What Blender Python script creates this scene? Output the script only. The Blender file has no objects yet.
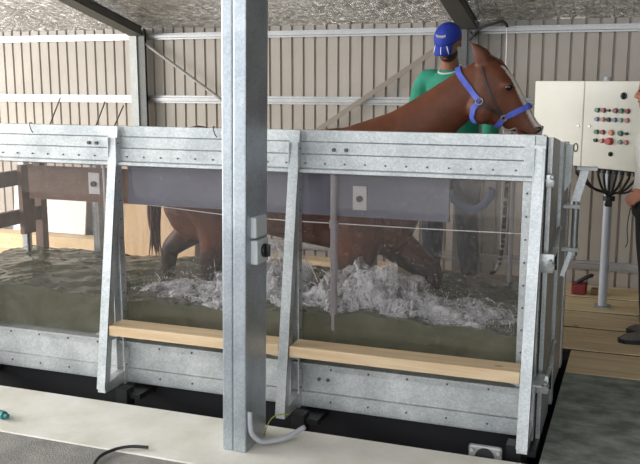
import bpy, bmesh, math, random
from mathutils import Vector as V, Matrix, Quaternion, noise
random.seed(7)
scene = bpy.context.scene
PI = math.pi
R = math.radians

# ------------------------------------------------------------------ camera
cam_d = bpy.data.cameras.new('camera')
cam = bpy.data.objects.new('camera', cam_d)
scene.collection.objects.link(cam)
cam.location = (0.4266, -4.0898, 1.7030)
cam.rotation_euler = (R(80.0), 0, R(20.4))
cam_d.sensor_width = 36.0
cam_d.lens = 866.0 / 640.0 * 36.0
cam_d.clip_start = 0.05
scene.camera = cam

# ------------------------------------------------------------------ world and light
world = bpy.data.worlds.new('overcast_sky')
scene.world = world
world.use_nodes = True
wn = world.node_tree
bg = wn.nodes['Background']
tc = wn.nodes.new('ShaderNodeTexCoord')
sp = wn.nodes.new('ShaderNodeSeparateXYZ')
rmp = wn.nodes.new('ShaderNodeValToRGB')
rmp.color_ramp.elements[0].position = 0.0
rmp.color_ramp.elements[0].color = (0.80, 0.86, 0.93, 1)
rmp.color_ramp.elements[1].position = 0.6
rmp.color_ramp.elements[1].color = (1.0, 1.0, 1.0, 1)
wn.links.new(tc.outputs['Generated'], sp.inputs[0])
wn.links.new(sp.outputs['Z'], rmp.inputs[0])
wn.links.new(rmp.outputs[0], bg.inputs[0])
bg.inputs[1].default_value = 1.25


def area(name, loc, target, sx, sy, power, col):
    d = bpy.data.lights.new(name, 'AREA')
    d.shape = 'RECTANGLE'
    d.size, d.size_y, d.energy, d.color = sx, sy, power, col
    o = bpy.data.objects.new(name, d)
    scene.collection.objects.link(o)
    o.location = loc
    o.rotation_euler = (V(target) - V(loc)).to_track_quat('-Z', 'Y').to_euler()
    return o


area('daylight_left_opening', (-10.5, -1.5, 3.0), (-2.0, 1.5, 0.9), 6.0, 3.5, 480, (1.0, 0.98, 0.95))

scene.view_settings.view_transform = 'Standard'
scene.view_settings.look = 'None'
scene.view_settings.exposure = 1.15
scene.view_settings.gamma = 1.0
scene.view_settings.use_curve_mapping = False

# ------------------------------------------------------------------ materials
def srgb(r, g, b):
    f = lambda c: (c / 255 / 12.92) if c / 255 <= 0.04045 else ((c / 255 + 0.055) / 1.055) ** 2.4
    return (f(r), f(g), f(b), 1.0)


class NT:
    def __init__(s, name):
        s.m = bpy.data.materials.new(name)
        s.m.use_nodes = True
        s.t = s.m.node_tree
        s.b = s.t.nodes['Principled BSDF']
        s.out = s.t.nodes['Material Output']

    def n(s, kind, **kw):
        nd = s.t.nodes.new(kind)
        for k, v in kw.items():
            if k in nd.inputs:
                nd.inputs[k].default_value = v
            else:
                setattr(nd, k, v)
        return nd

    def l(s, a, b):
        s.t.links.new(a, b)


def mat(name, col, rough=0.6, metal=0.0, col2=None, scale=8.0, bump=0.0, bscale=60.0, detail=4.0, stretch=None,
        spec=0.5, lo=0.35, hi=0.65):
    k = NT(name)
    k.b.inputs['Roughness'].default_value = rough
    k.b.inputs['Metallic'].default_value = metal
    k.b.inputs['Specular IOR Level'].default_value = spec
    k.b.inputs['Base Color'].default_value = col
    co = k.n('ShaderNodeTexCoord')
    mp = k.n('ShaderNodeMapping')
    k.l(co.outputs['Object'], mp.inputs[0])
    if stretch:
        mp.inputs['Scale'].default_value = stretch
    if col2:
        nz = k.n('ShaderNodeTexNoise', Scale=scale, Detail=detail, Roughness=0.6)
        k.l(mp.outputs[0], nz.inputs['Vector'])
        rp = k.n('ShaderNodeValToRGB')
        rp.color_ramp.elements[0].position = lo
        rp.color_ramp.elements[1].position = hi
        rp.color_ramp.elements[0].color = col
        rp.color_ramp.elements[1].color = col2
        k.l(nz.outputs['Fac'], rp.inputs[0])
        k.l(rp.outputs[0], k.b.inputs['Base Color'])
    if bump:
        n2 = k.n('ShaderNodeTexNoise', Scale=bscale, Detail=3.0)
        k.l(mp.outputs[0], n2.inputs['Vector'])
        bp = k.n('ShaderNodeBump', Strength=bump, Distance=0.01)
        k.l(n2.outputs['Fac'], bp.inputs['Height'])
        k.l(bp.outputs[0], k.b.inputs['Normal'])
    return k.m


def galv_mat(name, a, b, metal=0.75, rough=0.40):
    k = NT(name)
    k.b.inputs['Metallic'].default_value = metal
    co = k.n('ShaderNodeTexCoord')
    vo = k.n('ShaderNodeTexVoronoi', Scale=120.0)
    nz = k.n('ShaderNodeTexNoise', Scale=4.0, Detail=5.0, Roughness=0.65)
    k.l(co.outputs['Object'], vo.inputs['Vector'])
    k.l(co.outputs['Object'], nz.inputs['Vector'])
    sep = k.n('ShaderNodeSeparateColor')
    k.l(vo.outputs['Color'], sep.inputs[0])
    mx = k.n('ShaderNodeMath', operation='MULTIPLY_ADD')
    k.l(sep.outputs[0], mx.inputs[0])
    mx.inputs[1].default_value = 0.22
    k.l(nz.outputs['Fac'], mx.inputs[2])
    rp = k.n('ShaderNodeValToRGB')
    rp.color_ramp.elements[0].position = 0.45
    rp.color_ramp.elements[1].position = 0.95
    rp.color_ramp.elements[0].color = a
    rp.color_ramp.elements[1].color = b
    k.l(mx.outputs[0], rp.inputs[0])
    k.l(rp.outputs[0], k.b.inputs['Base Color'])
    r2 = k.n('ShaderNodeMapRange')
    r2.inputs['To Min'].default_value = rough - 0.1
    r2.inputs['To Max'].default_value = rough + 0.15
    k.l(nz.outputs['Fac'], r2.inputs[0])
    k.l(r2.outputs[0], k.b.inputs['Roughness'])
    return k.m


M = {}
M['galv'] = galv_mat('galvanised_steel', (0.40, 0.42, 0.42, 1), (0.70, 0.71, 0.70, 1))
M['galv_post'] = galv_mat('galvanised_column_steel', (0.38, 0.42, 0.45, 1), (0.62, 0.66, 0.69, 1))
M['galv_dull'] = galv_mat('dull_galvanised_steel', (0.30, 0.31, 0.30, 1), (0.46, 0.46, 0.44, 1), 0.4, 0.5)
M['galv_bright'] = galv_mat('bright_girt_steel', (0.36, 0.36, 0.355, 1), (0.52, 0.51, 0.50, 1), 0.5, 0.35)
M['wall'] = mat('beige_wall_sheet', srgb(176, 168, 158), 0.5, 0, srgb(168, 159, 148), 2.0)
M['wall_dark'] = mat('dark_grey_wall_sheet', srgb(64, 66, 66), 0.6, 0, srgb(54, 56, 56), 2.0)
M['brace'] = mat('tan_brace_strap', srgb(140, 130, 118), 0.5, 0.2)
M['galv_dark'] = galv_mat('shaded_dark_steel', (0.10, 0.105, 0.10, 1), (0.17, 0.17, 0.165, 1), 0.3, 0.5)  # galvanised steel darkened, shade on rafters and columns put into its colour
M['black'] = mat('black_rubber', (0.012, 0.012, 0.013, 1), 0.6)
M['pit'] = mat('black_pit_lining', (0.006, 0.006, 0.008, 1), 0.8)
M['blackmetal'] = mat('black_painted_steel', (0.015, 0.015, 0.016, 1), 0.45)
M['concrete'] = mat('pale_concrete', srgb(228, 226, 219), 0.85, 0, srgb(206, 202, 190), 3.0, 0.10, 90, 8)
M['floor'] = mat('rough_grey_floor', srgb(122, 121, 117), 0.9, 0, srgb(150, 147, 141), 5.0, 0.6, 120, 8)
M['slab'] = mat('grey_green_slab', srgb(104, 112, 104), 0.7, 0, srgb(176, 180, 170), 6.0, 0.3, 90, 9, (1, 1.6, 1), lo=0.38, hi=0.72)
M['gravel'] = mat('outdoor_gravel', (0.42, 0.40, 0.37, 1), 0.9, 0, (0.52, 0.5, 0.46, 1), 9, 0.3)
M['blue_board'] = mat('slate_blue_board', srgb(104, 104, 118), 0.5, 0, srgb(92, 92, 106), 4)
M['brown'] = mat('brown_gate_timber', srgb(120, 92, 74), 0.6, 0, srgb(100, 74, 58), 6, 0.2)
M['plate'] = mat('pale_plate', srgb(196, 192, 190), 0.5)
M['bolt'] = mat('dull_bolt_steel', srgb(92, 92, 90), 0.5, 0.5)
M['pole_pale'] = mat('pale_steel_pole', srgb(190, 195, 204), 0.4, 0.2)
M['pole'] = mat('grey_pole', srgb(170, 162, 164), 0.4, 0.3)
M['cream'] = mat('cream_cabinet_paint', srgb(236, 233, 220), 0.45, 0, srgb(230, 227, 214), 3)
M['white'] = mat('white_plastic', srgb(236, 236, 232), 0.45)
M['pvc'] = mat('grey_conduit', srgb(176, 178, 184), 0.4)
M['switch'] = mat('grey_switch_box', srgb(212, 216, 218), 0.45)
M['cable'] = mat('black_cable', (0.018, 0.018, 0.02, 1), 0.5)
M['steelrod'] = mat('dark_wire', srgb(82, 78, 74), 0.5, 0.5)
M['bluehose'] = mat('grey_blue_hose', srgb(104, 118, 148), 0.45)
M['halter'] = mat('blue_webbing', srgb(76, 92, 190), 0.6, 0, srgb(92, 108, 206), 40)
M['leather'] = mat('dark_leather', srgb(52, 34, 28), 0.5)
M['brass'] = mat('dull_steel_ring', srgb(150, 148, 140), 0.35, 0.8)
M['teal'] = mat('teal_plastic', srgb(50, 120, 120), 0.5)
M['earth'] = mat('green_yellow_wire', srgb(150, 160, 60), 0.5)
M['red'] = mat('red_plastic', srgb(196, 44, 40), 0.35)
M['darkred'] = mat('dark_red_plastic', srgb(140, 36, 44), 0.35)
M['green'] = mat('green_plastic', srgb(36, 110, 78), 0.35)
M['amber'] = mat('amber_plastic', srgb(206, 120, 44), 0.35)
M['pink'] = mat('pale_red_lens', srgb(196, 120, 116), 0.35)
M['greyblue'] = mat('grey_blue_lens', srgb(120, 130, 160), 0.35)
M['palegreen'] = mat('pale_green_lens', srgb(130, 170, 150), 0.35)
M['toolred'] = mat('faded_red_canvas', srgb(126, 44, 46), 0.7)
M['skin'] = mat('skin', srgb(196, 138, 112), 0.55, 0, srgb(184, 122, 98), 12)
M['skin_dark'] = mat('tanned_skin', srgb(150, 98, 76), 0.55, 0, srgb(136, 86, 66), 12)
M['hair'] = mat('dark_hair', srgb(40, 28, 22), 0.6, 0, srgb(58, 40, 30), 60)
M['eye'] = mat('dark_eye', (0.01, 0.008, 0.007, 1), 0.12)
M['lip'] = mat('lips', srgb(150, 84, 74), 0.5)
M['greenshirt'] = mat('green_shirt', srgb(44, 146, 118), 0.8, 0, srgb(34, 128, 102), 7, 0.3, 20)
M['whiteshirt'] = mat('white_shirt', srgb(226, 224, 220), 0.8, 0, srgb(210, 208, 204), 6, 0.3, 20)
M['trousers'] = mat('black_trousers', srgb(38, 38, 42), 0.8, 0, srgb(28, 28, 32), 6, 0.3, 20)
M['navytrousers'] = mat('navy_trousers', srgb(46, 50, 62), 0.8, 0, srgb(34, 36, 46), 6, 0.3, 20)
M['bootgrey'] = mat('muddy_boot', srgb(120, 114, 108), 0.8, 0, srgb(84, 80, 76), 14, 0.3, 40)
M['boot'] = mat('black_boot', srgb(34, 32, 32), 0.6)
M['cap'] = mat('blue_cap_cloth', srgb(38, 62, 168), 0.75, 0, srgb(30, 50, 148), 9, 0.15, 50)


def wood_mat(name, a, b, axis=0):
    k = NT(name)
    k.b.inputs['Roughness'].default_value = 0.65
    co = k.n('ShaderNodeTexCoord')
    mp = k.n('ShaderNodeMapping')
    sc = [14, 14, 14]
    sc[axis] = 0.9
    mp.inputs['Scale'].default_value = sc
    k.l(co.outputs['Object'], mp.inputs[0])
    nz = k.n('ShaderNodeTexNoise', Scale=2.2, Detail=6.0, Roughness=0.6, Distortion=0.6)
    k.l(mp.outputs[0], nz.inputs['Vector'])
    rp = k.n('ShaderNodeValToRGB')
    rp.color_ramp.elements[0].position = 0.32
    rp.color_ramp.elements[1].position = 0.7
    rp.color_ramp.elements[0].color = b
    rp.color_ramp.elements[1].color = a
    k.l(nz.outputs['Fac'], rp.inputs[0])
    # knots
    vo = k.n('ShaderNodeTexVoronoi', Scale=2.6)
    mp2 = k.n('ShaderNodeMapping')
    s2 = [1.6, 1.6, 1.6]
    s2[axis] = 0.9
    mp2.inputs['Scale'].default_value = s2
    k.l(co.outputs['Object'], mp2.inputs[0])
    k.l(mp2.outputs[0], vo.inputs['Vector'])
    r2 = k.n('ShaderNodeValToRGB')
    r2.color_ramp.elements[0].position = 0.02
    r2.color_ramp.elements[1].position = 0.07
    r2.color_ramp.elements[0].color = (0.35, 0.26, 0.2, 1)
    r2.color_ramp.elements[1].color = (1, 1, 1, 1)
    k.l(vo.outputs['Distance'], r2.inputs[0])
    mu = k.n('ShaderNodeMix', data_type='RGBA', blend_type='MULTIPLY')
    mu.inputs[0].default_value = 0.8
    k.l(rp.outputs[0], mu.inputs[6])
    k.l(r2.outputs[0], mu.inputs[7])
    k.l(mu.outputs[2], k.b.inputs['Base Color'])
    bp = k.n('ShaderNodeBump', Strength=0.25, Distance=0.01)
    k.l(nz.outputs['Fac'], bp.inputs['Height'])
    k.l(bp.outputs[0], k.b.inputs['Normal'])
    return k.m


M['bench'] = wood_mat('pine_plank', srgb(222, 200, 166), srgb(198, 168, 130))
M['deck'] = wood_mat('deck_timber', srgb(236, 216, 176), srgb(204, 178, 136))
M['deckedge'] = mat('shaded_board_edge', srgb(62, 50, 38), 0.9)  # dark tone paints in the shade of the gaps between boards
M['deckdark'] = wood_mat('weathered_timber', srgb(160, 130, 96), srgb(120, 94, 68))
M['ply'] = wood_mat('plywood', srgb(214, 188, 150), srgb(196, 166, 126), 2)


def foil_mat():
    k = NT('roof_foil_with_mesh')
    k.b.inputs['Metallic'].default_value = 0.75
    k.b.inputs['Roughness'].default_value = 0.22
    co = k.n('ShaderNodeTexCoord')
    nz = k.n('ShaderNodeTexNoise', Scale=14.0, Detail=5.0, Roughness=0.65, Distortion=1.6)
    k.l(co.outputs['Object'], nz.inputs['Vector'])
    rp = k.n('ShaderNodeValToRGB')
    rp.color_ramp.elements[0].position = 0.3
    rp.color_ramp.elements[1].position = 0.72
    rp.color_ramp.elements[0].color = (0.28, 0.27, 0.245, 1)
    rp.color_ramp.elements[1].color = (0.92, 0.90, 0.85, 1)
    k.l(nz.outputs['Fac'], rp.inputs[0])
    br = k.n('ShaderNodeTexBrick', Scale=1.0)
    br.offset = 0.0
    br.inputs['Brick Width'].default_value = 0.15
    br.inputs['Row Height'].default_value = 0.3
    br.inputs['Mortar Size'].default_value = 0.004
    br.inputs['Color1'].default_value = (1, 1, 1, 1)
    br.inputs['Color2'].default_value = (1, 1, 1, 1)
    br.inputs['Mortar'].default_value = (0.6, 0.58, 0.55, 1)
    k.l(co.outputs['Object'], br.inputs['Vector'])
    mu = k.n('ShaderNodeMix', data_type='RGBA', blend_type='MULTIPLY')
    mu.inputs[0].default_value = 1.0
    k.l(rp.outputs[0], mu.inputs[6])
    k.l(br.outputs[0], mu.inputs[7])
    k.l(mu.outputs[2], k.b.inputs['Base Color'])
    bp = k.n('ShaderNodeBump', Strength=1.0, Distance=0.12)
    k.l(nz.outputs['Fac'], bp.inputs['Height'])
    k.l(bp.outputs[0], k.b.inputs['Normal'])
    return k.m


M['foil'] = foil_mat()


def glass_mat():
    k = NT('tank_glass')
    k.t.nodes.remove(k.b)
    tr = k.n('ShaderNodeBsdfTransparent')
    tr.inputs[0].default_value = (0.93, 0.92, 0.92, 1)
    gl = k.n('ShaderNodeBsdfGlossy', Roughness=0.02)
    df = k.n('ShaderNodeBsdfDiffuse')
    df.inputs[0].default_value = (0.75, 0.72, 0.70, 1)
    fr = k.n('ShaderNodeFresnel', IOR=1.6)
    co = k.n('ShaderNodeTexCoord')
    nz = k.n('ShaderNodeTexNoise', Scale=60.0, Detail=3.0)
    k.l(co.outputs['Object'], nz.inputs['Vector'])
    rp = k.n('ShaderNodeMapRange')
    rp.inputs['From Min'].default_value = 0.55
    rp.inputs['From Max'].default_value = 0.8
    rp.inputs['To Min'].default_value = 0.012
    rp.inputs['To Max'].default_value = 0.12
    k.l(nz.outputs['Fac'], rp.inputs[0])
    m1 = k.n('ShaderNodeMixShader')
    k.l(rp.outputs[0], m1.inputs[0])
    k.l(tr.outputs[0], m1.inputs[1])
    k.l(df.outputs[0], m1.inputs[2])
    m2 = k.n('ShaderNodeMixShader')
    ge = k.n('ShaderNodeNewGeometry')
    inv = k.n('ShaderNodeMath', operation='SUBTRACT')
    inv.inputs[0].default_value = 1.0
    k.l(ge.outputs['Backfacing'], inv.inputs[1])
    fm = k.n('ShaderNodeMath', operation='MULTIPLY')
    k.l(fr.outputs[0], fm.inputs[0])
    k.l(inv.outputs[0], fm.inputs[1])
    k.l(fm.outputs[0], m2.inputs[0])
    k.l(m1.outputs[0], m2.inputs[1])
    k.l(gl.outputs[0], m2.inputs[2])
    k.l(m2.outputs[0], k.out.inputs[0])
    return k.m


M['glass'] = glass_mat()


def water_mat():
    k = NT('murky_water')
    k.b.inputs['Roughness'].default_value = 0.12
    k.b.inputs['IOR'].default_value = 1.33
    co = k.n('ShaderNodeTexCoord')
    nz = k.n('ShaderNodeTexNoise', Scale=5.0, Detail=5.0, Roughness=0.6, Distortion=1.0)
    k.l(co.outputs['Object'], nz.inputs['Vector'])
    rp = k.n('ShaderNodeValToRGB')
    rp.color_ramp.elements[0].position = 0.3
    rp.color_ramp.elements[1].position = 0.75
    rp.color_ramp.elements[0].color = srgb(84, 86, 60)
    rp.color_ramp.elements[1].color = srgb(120, 120, 100)
    k.l(nz.outputs['Fac'], rp.inputs[0])
    k.l(rp.outputs[0], k.b.inputs['Base Color'])
    tr = k.n('ShaderNodeBsdfTransparent')
    tr.inputs[0].default_value = (0.62, 0.62, 0.48, 1)
    mx = k.n('ShaderNodeMixShader')
    mx.inputs[0].default_value = 0.22
    k.l(k.b.outputs[0], mx.inputs[1])
    k.l(tr.outputs[0], mx.inputs[2])
    k.l(mx.outputs[0], k.out.inputs[0])
    return k.m


M['water'] = water_mat()


def splash_mat():
    k = NT('white_splash_water')
    k.b.inputs['Base Color'].default_value = (0.92, 0.92, 0.93, 1)
    k.b.inputs['Roughness'].default_value = 0.25
    tr = k.n('ShaderNodeBsdfTransparent')
    co = k.n('ShaderNodeTexCoord')
    mp = k.n('ShaderNodeMapping')
    mp.inputs['Scale'].default_value = (1.0, 1.0, 0.5)
    k.l(co.outputs['Object'], mp.inputs[0])
    nz = k.n('ShaderNodeTexNoise', Scale=6.5, Detail=5.0, Roughness=0.62, Distortion=1.8)
    k.l(mp.outputs[0], nz.inputs['Vector'])
    d = k.n('ShaderNodeMath', operation='SUBTRACT')
    k.l(nz.outputs['Fac'], d.inputs[0])
    d.inputs[1].default_value = 0.5
    ab = k.n('ShaderNodeMath', operation='ABSOLUTE')
    k.l(d.outputs[0], ab.inputs[0])
    r1 = k.n('ShaderNodeMapRange')          # filaments
    r1.inputs['From Min'].default_value = 0.0
    r1.inputs['From Max'].default_value = 0.07
    r1.inputs['To Min'].default_value = 0.5
    r1.inputs['To Max'].default_value = 0.0
    k.l(ab.outputs[0], r1.inputs[0])
    n2 = k.n('ShaderNodeTexNoise', Scale=6.0, Detail=5.0, Roughness=0.7)
    k.l(mp.outputs[0], n2.inputs['Vector'])
    r2 = k.n('ShaderNodeMapRange')          # milky patches
    r2.inputs['From Min'].default_value = 0.46
    r2.inputs['From Max'].default_value = 0.66
    r2.inputs['To Min'].default_value = 0.02
    r2.inputs['To Max'].default_value = 0.8
    k.l(n2.outputs['Fac'], r2.inputs[0])
    mxm = k.n('ShaderNodeMath', operation='MAXIMUM')
    k.l(r1.outputs[0], mxm.inputs[0])
    k.l(r2.outputs[0], mxm.inputs[1])
    mx = k.n('ShaderNodeMixShader')
    k.l(mxm.outputs[0], mx.inputs[0])
    k.l(tr.outputs[0], mx.inputs[1])
    k.l(k.b.outputs[0], mx.inputs[2])
    k.l(mx.outputs[0], k.out.inputs[0])
    return k.m


M['splash'] = splash_mat()


def coat_mat():
    k = NT('chestnut_coat')
    k.b.inputs['Roughness'].default_value = 0.5
    k.b.inputs['Specular IOR Level'].default_value = 0.3
    at = k.n('ShaderNodeAttribute')
    at.attribute_name = 'coat'
    co = k.n('ShaderNodeTexCoord')
    nz = k.n('ShaderNodeTexNoise', Scale=14.0, Detail=6.0, Roughness=0.65)
    k.l(co.outputs['Object'], nz.inputs['Vector'])
    rp = k.n('ShaderNodeValToRGB')
    rp.color_ramp.elements[0].color = (0.5, 0.5, 0.5, 1)
    rp.color_ramp.elements[1].color = (1.5, 1.45, 1.4, 1)
    k.l(nz.outputs['Fac'], rp.inputs[0])
    mu = k.n('ShaderNodeMix', data_type='RGBA', blend_type='MULTIPLY')
    mu.inputs[0].default_value = 1.0
    k.l(at.outputs['Color'], mu.inputs[6])
    k.l(rp.outputs[0], mu.inputs[7])
    k.l(mu.outputs[2], k.b.inputs['Base Color'])
    bp = k.n('ShaderNodeBump', Strength=0.15, Distance=0.01)
    n2 = k.n('ShaderNodeTexNoise', Scale=120.0, Detail=2.0)
    k.l(co.outputs['Object'], n2.inputs['Vector'])
    k.l(n2.outputs['Fac'], bp.inputs['Height'])
    k.l(bp.outputs[0], k.b.inputs['Normal'])
    return k.m


M['coat'] = coat_mat()
M['mane'] = mat('dark_chestnut_mane', srgb(92, 46, 30), 0.55, 0, srgb(64, 30, 20), 40, 0.4, 120)
M['rope'] = mat('black_and_white_rope', srgb(30, 30, 32), 0.8, 0, srgb(150, 146, 140), 30, 0, 60, 0, (0.4, 0.4, 1.4), lo=0.54, hi=0.58)

# ------------------------------------------------------------------ mesh helpers
def link(name, bm, material, parent=None, smooth=False, loc=None):
    me = bpy.data.meshes.new(name)
    bmesh.ops.recalc_face_normals(bm, faces=bm.faces[:])
    bm.to_mesh(me)
    bm.free()
    for m in (material if isinstance(material, (list, tuple)) else [material]):
        me.materials.append(m)
    if smooth:
        for p in me.polygons:
            p.use_smooth = True
        if smooth != 'all':
            try:
                me.set_sharp_from_angle(angle=R(38))
            except Exception:
                pass
    o = bpy.data.objects.new(name, me)
    scene.collection.objects.link(o)
    if parent:
        o.parent = parent
        o.matrix_parent_inverse = Matrix.Translation(-world_loc(parent))
    return o


def world_loc(o):
    # every Empty here sits unrotated at its own location; mesh parents sit at the origin
    p = V(o.location)
    q = o.parent
    return p if q is None else p


def thing(name, label, cat, loc=(0, 0, 0), group=None):
    o = bpy.data.objects.new(name, None)
    scene.collection.objects.link(o)
    o.empty_display_size = 0.1
    o.location = loc
    return tag(o, label, cat, group)


def tag(o, label, cat, group=None, kind=None):
    o['label'] = label
    o['category'] = cat
    if group:
        o['group'] = group
    if kind:
        o['kind'] = kind
    return o


def struct(o):
    o['kind'] = 'structure'
    return o


def B():
    return bmesh.new()


def box(bm, x0, x1, y0, y1, z0, z1, bev=0.0, mx=None):
    r = bmesh.ops.create_cube(bm, size=1.0)
    vs = r['verts']
    for v in vs:
        v.co = V(((x0 + x1) / 2 + v.co.x * (x1 - x0), (y0 + y1) / 2 + v.co.y * (y1 - y0), (z0 + z1) / 2 + v.co.z * (z1 - z0)))
    if bev:
        es = list({e for v in vs for e in v.link_edges})
        rb = bmesh.ops.bevel(bm, geom=es, offset=bev, segments=2, affect='EDGES', profile=0.5)
        vs = list({v for f in rb['faces'] for v in f.verts} | {v for v in vs if v.is_valid})
    if mx:
        bmesh.ops.transform(bm, matrix=mx, verts=[v for v in vs if v.is_valid])
    return bm


def frame_of(d):
    d = d.normalized()
    a = V((0, 0, 1)) if abs(d.z) < 0.9 else V((1, 0, 0))
    u = d.cross(a).normalized()
    return u, d.cross(u).normalized()


def rings(bm, rs, cap=True):
    vr = [[bm.verts.new(p) for p in r] for r in rs]
    n = len(vr[0])
    for a, b in zip(vr[:-1], vr[1:]):
        for i in range(n):
            bm.faces.new((a[i], a[(i + 1) % n], b[(i + 1) % n], b[i]))
    if cap:
        bm.faces.new(vr[0][::-1])
        bm.faces.new(vr[-1])
    return bm


def tube(bm, pts, r, seg=10, cap=True):
    pts = [V(p) for p in pts]
    rad = r if isinstance(r, (list, tuple)) else [r] * len(pts)
    rs = []
    u = None
    for i, p in enumerate(pts):
        d = (pts[min(i + 1, len(pts) - 1)] - pts[max(i - 1, 0)])
        if d.length < 1e-9:
            d = V((0, 0, 1))
        d.normalize()
        if u is None:
            u, _ = frame_of(d)
        u = (u - d * u.dot(d))
        if u.length < 1e-6:
            u, _ = frame_of(d)
        u.normalize()
        w = d.cross(u)
        rs.append([p + (u * math.cos(2 * PI * k / seg) + w * math.sin(2 * PI * k / seg)) * rad[i] for k in range(seg)])
    return rings(bm, rs, cap)


def smooth_path(pts, n=8):
    pts = [V(p) for p in pts]
    out = []
    for i in range(len(pts) - 1):
        p0, p1, p2, p3 = pts[max(i - 1, 0)], pts[i], pts[i + 1], pts[min(i + 2, len(pts) - 1)]
        for k in range(n):
            t = k / n
            out.append(0.5 * ((2 * p1) + (p2 - p0) * t + (2 * p0 - 5 * p1 + 4 * p2 - p3) * t * t + (3 * p1 - p0 - 3 * p2 + p3) * t ** 3))
    out.append(pts[-1])
    return out


def prism(bm, poly, axis, a, b):
    """poly: 2D points in the two other axes (in x,y,z order); extruded along axis from a to b"""
    def mk(p, t):
        q = list(p)
        q.insert(axis, t)
        return V(q)
    lo = [bm.verts.new(mk(p, a)) for p in poly]
    hi = [bm.verts.new(mk(p, b)) for p in poly]
    n = len(poly)
    for i in range(n):
        bm.faces.new((lo[i], lo[(i + 1) % n], hi[(i + 1) % n], hi[i]))
    bm.faces.new(lo[::-1])
    bm.faces.new(hi)
    return bm


def ell(bm, c, r, mx=None, seg=16):
    rr = bmesh.ops.create_uvsphere(bm, u_segments=seg, v_segments=max(6, seg // 2), radius=1.0)
    for v in rr['verts']:
        p = V((v.co.x * r[0], v.co.y * r[1], v.co.z * r[2]))
        if mx:
            p = mx @ p
        v.co = p + V(c)
    return bm


def cyl(bm, a, b, r, seg=14, r2=None):
    return tube(bm, [a, b], [r, r if r2 is None else r2], seg)


def bolt(bm, p, d, r=0.008, h=0.008):
    p, d = V(p), V(d).normalized()
    r *= 0.8
    u, w_ = frame_of(d)
    lo = [bm.verts.new(p + (u * math.cos(PI * k / 3) + w_ * math.sin(PI * k / 3)) * r) for k in range(6)]
    hi = [bm.verts.new(v.co + d * h) for v in lo]
    fs = [bm.faces.new((lo[k], lo[(k + 1) % 6], hi[(k + 1) % 6], hi[k])) for k in range(6)] + [bm.faces.new(lo[::-1]), bm.faces.new(hi)]
    for f in fs:
        f.material_index = 1


def bar(bm, a, b, w, t, up=(0, 0, 1)):
    """flat bar from a to b, width w across (d x up), thickness t along the third axis"""
    a, b = V(a), V(b)
    d = (b - a).normalized()
    s = d.cross(V(up))
    if s.length < 1e-6:
        s = d.cross(V((1, 0, 0)))
    s.normalize()
    n = s.cross(d)
    rs = [[p + s * w / 2 * i + n * t / 2 * j for i, j in ((-1, -1), (1, -1), (1, 1), (-1, 1))] for p in (a, b)]
    return rings(bm, rs)


def remeshed(name, bm, voxel, material, parent=None, smooth_it=6):
    me = bpy.data.meshes.new(name)
    bmesh.ops.recalc_face_normals(bm, faces=bm.faces[:])
    bm.to_mesh(me)
    bm.free()
    o = bpy.data.objects.new(name, me)
    scene.collection.objects.link(o)
    md = o.modifiers.new('r', 'REMESH')
    md.mode = 'VOXEL'
    md.voxel_size = voxel
    s = o.modifiers.new('s', 'SMOOTH')
    s.factor = 0.5
    s.iterations = smooth_it
    dg = bpy.context.evaluated_depsgraph_get()
    dg.update()
    m2 = bpy.data.meshes.new_from_object(o.evaluated_get(dg))
    o.modifiers.clear()
    o.data = m2
    bpy.data.meshes.remove(me)
    m2.name = name
    m2.materials.clear()
    m2.materials.append(material)
    for p in m2.polygons:
        p.use_smooth = True
    if parent:
        o.parent = parent
        o.matrix_parent_inverse = Matrix.Translation(-world_loc(parent))
    return o


# ------------------------------------------------------------------ the setting
ZF = -0.04
bm = B(); box(bm, -30, 20, -30, 25, -0.9, -0.7)
struct(link('ground', bm, M['gravel']))
# foreground floor with a clean edge on the pale strip; the pit lies behind the strip
bm = B(); box(bm, -9, 4, -7.0, -0.785, -0.30, ZF - 0.006)
struct(link('floor', bm, M['floor']))
bm = B(); box(bm, -9, 0.067, -0.785, -0.25, -0.55, ZF, 0.006)
struct(link('floor_strip', bm, M['concrete']))
bm = B(); box(bm, 0.067, 4, -0.785, 1.12, -0.55, ZF)
struct(link('floor_slab', bm, M['slab']))
bm = B(); box(bm, -9, 0.067, -0.25, 1.45, -0.62, -0.5)
struct(link('floor_pit', bm, M['pit']))
bm = B(); box(bm, -9, 0.067, 1.455, 3.6, -0.55, ZF - 0.03); box(bm, 0.067, 4, 1.12, 3.6, -0.55, ZF - 0.03)
struct(link('floor_subbase', bm, M['pit']))


def timber(name, x0, x1, y0, y1, z0, z1, m, label, cat='board', group=None):
    bm = B(); box(bm, x0, x1, y0, y1, z0, z1, 0.006)
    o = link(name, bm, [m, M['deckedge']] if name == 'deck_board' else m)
    if name == 'deck_board':        # gap shade painted onto the board sides
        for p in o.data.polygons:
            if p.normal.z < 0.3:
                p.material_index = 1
    return tag(o, label, cat, group)


dl = ['broad deck board next to the grey-green slab, beside the tank door',
      'second deck board from the grey-green slab, under the boots of the right-hand person',
      'third deck board from the slab, just in front of the cabinet pole foot',
      'deck board the cabinet pole stands on',
      'deck board along the foot of the ribbed wall at right']
ys = [1.12, 1.605, 2.156, 2.62, 3.08, 3.53]
for i in range(5):
    x0 = 0.067 if ys[i] < 1.44 else 0.03
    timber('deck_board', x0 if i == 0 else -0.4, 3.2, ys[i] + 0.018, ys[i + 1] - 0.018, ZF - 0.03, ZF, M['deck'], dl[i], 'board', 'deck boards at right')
for i, (a, b) in enumerate(((1.46, 1.98), (1.98, 2.5), (2.5, 3.02), (3.02, 3.53))):
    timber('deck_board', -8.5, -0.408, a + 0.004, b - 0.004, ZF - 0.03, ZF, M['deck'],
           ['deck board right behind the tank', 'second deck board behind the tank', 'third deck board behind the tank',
            'deck board behind the tank along the wall foot'][i], 'board', 'deck boards behind the tank')

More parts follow.
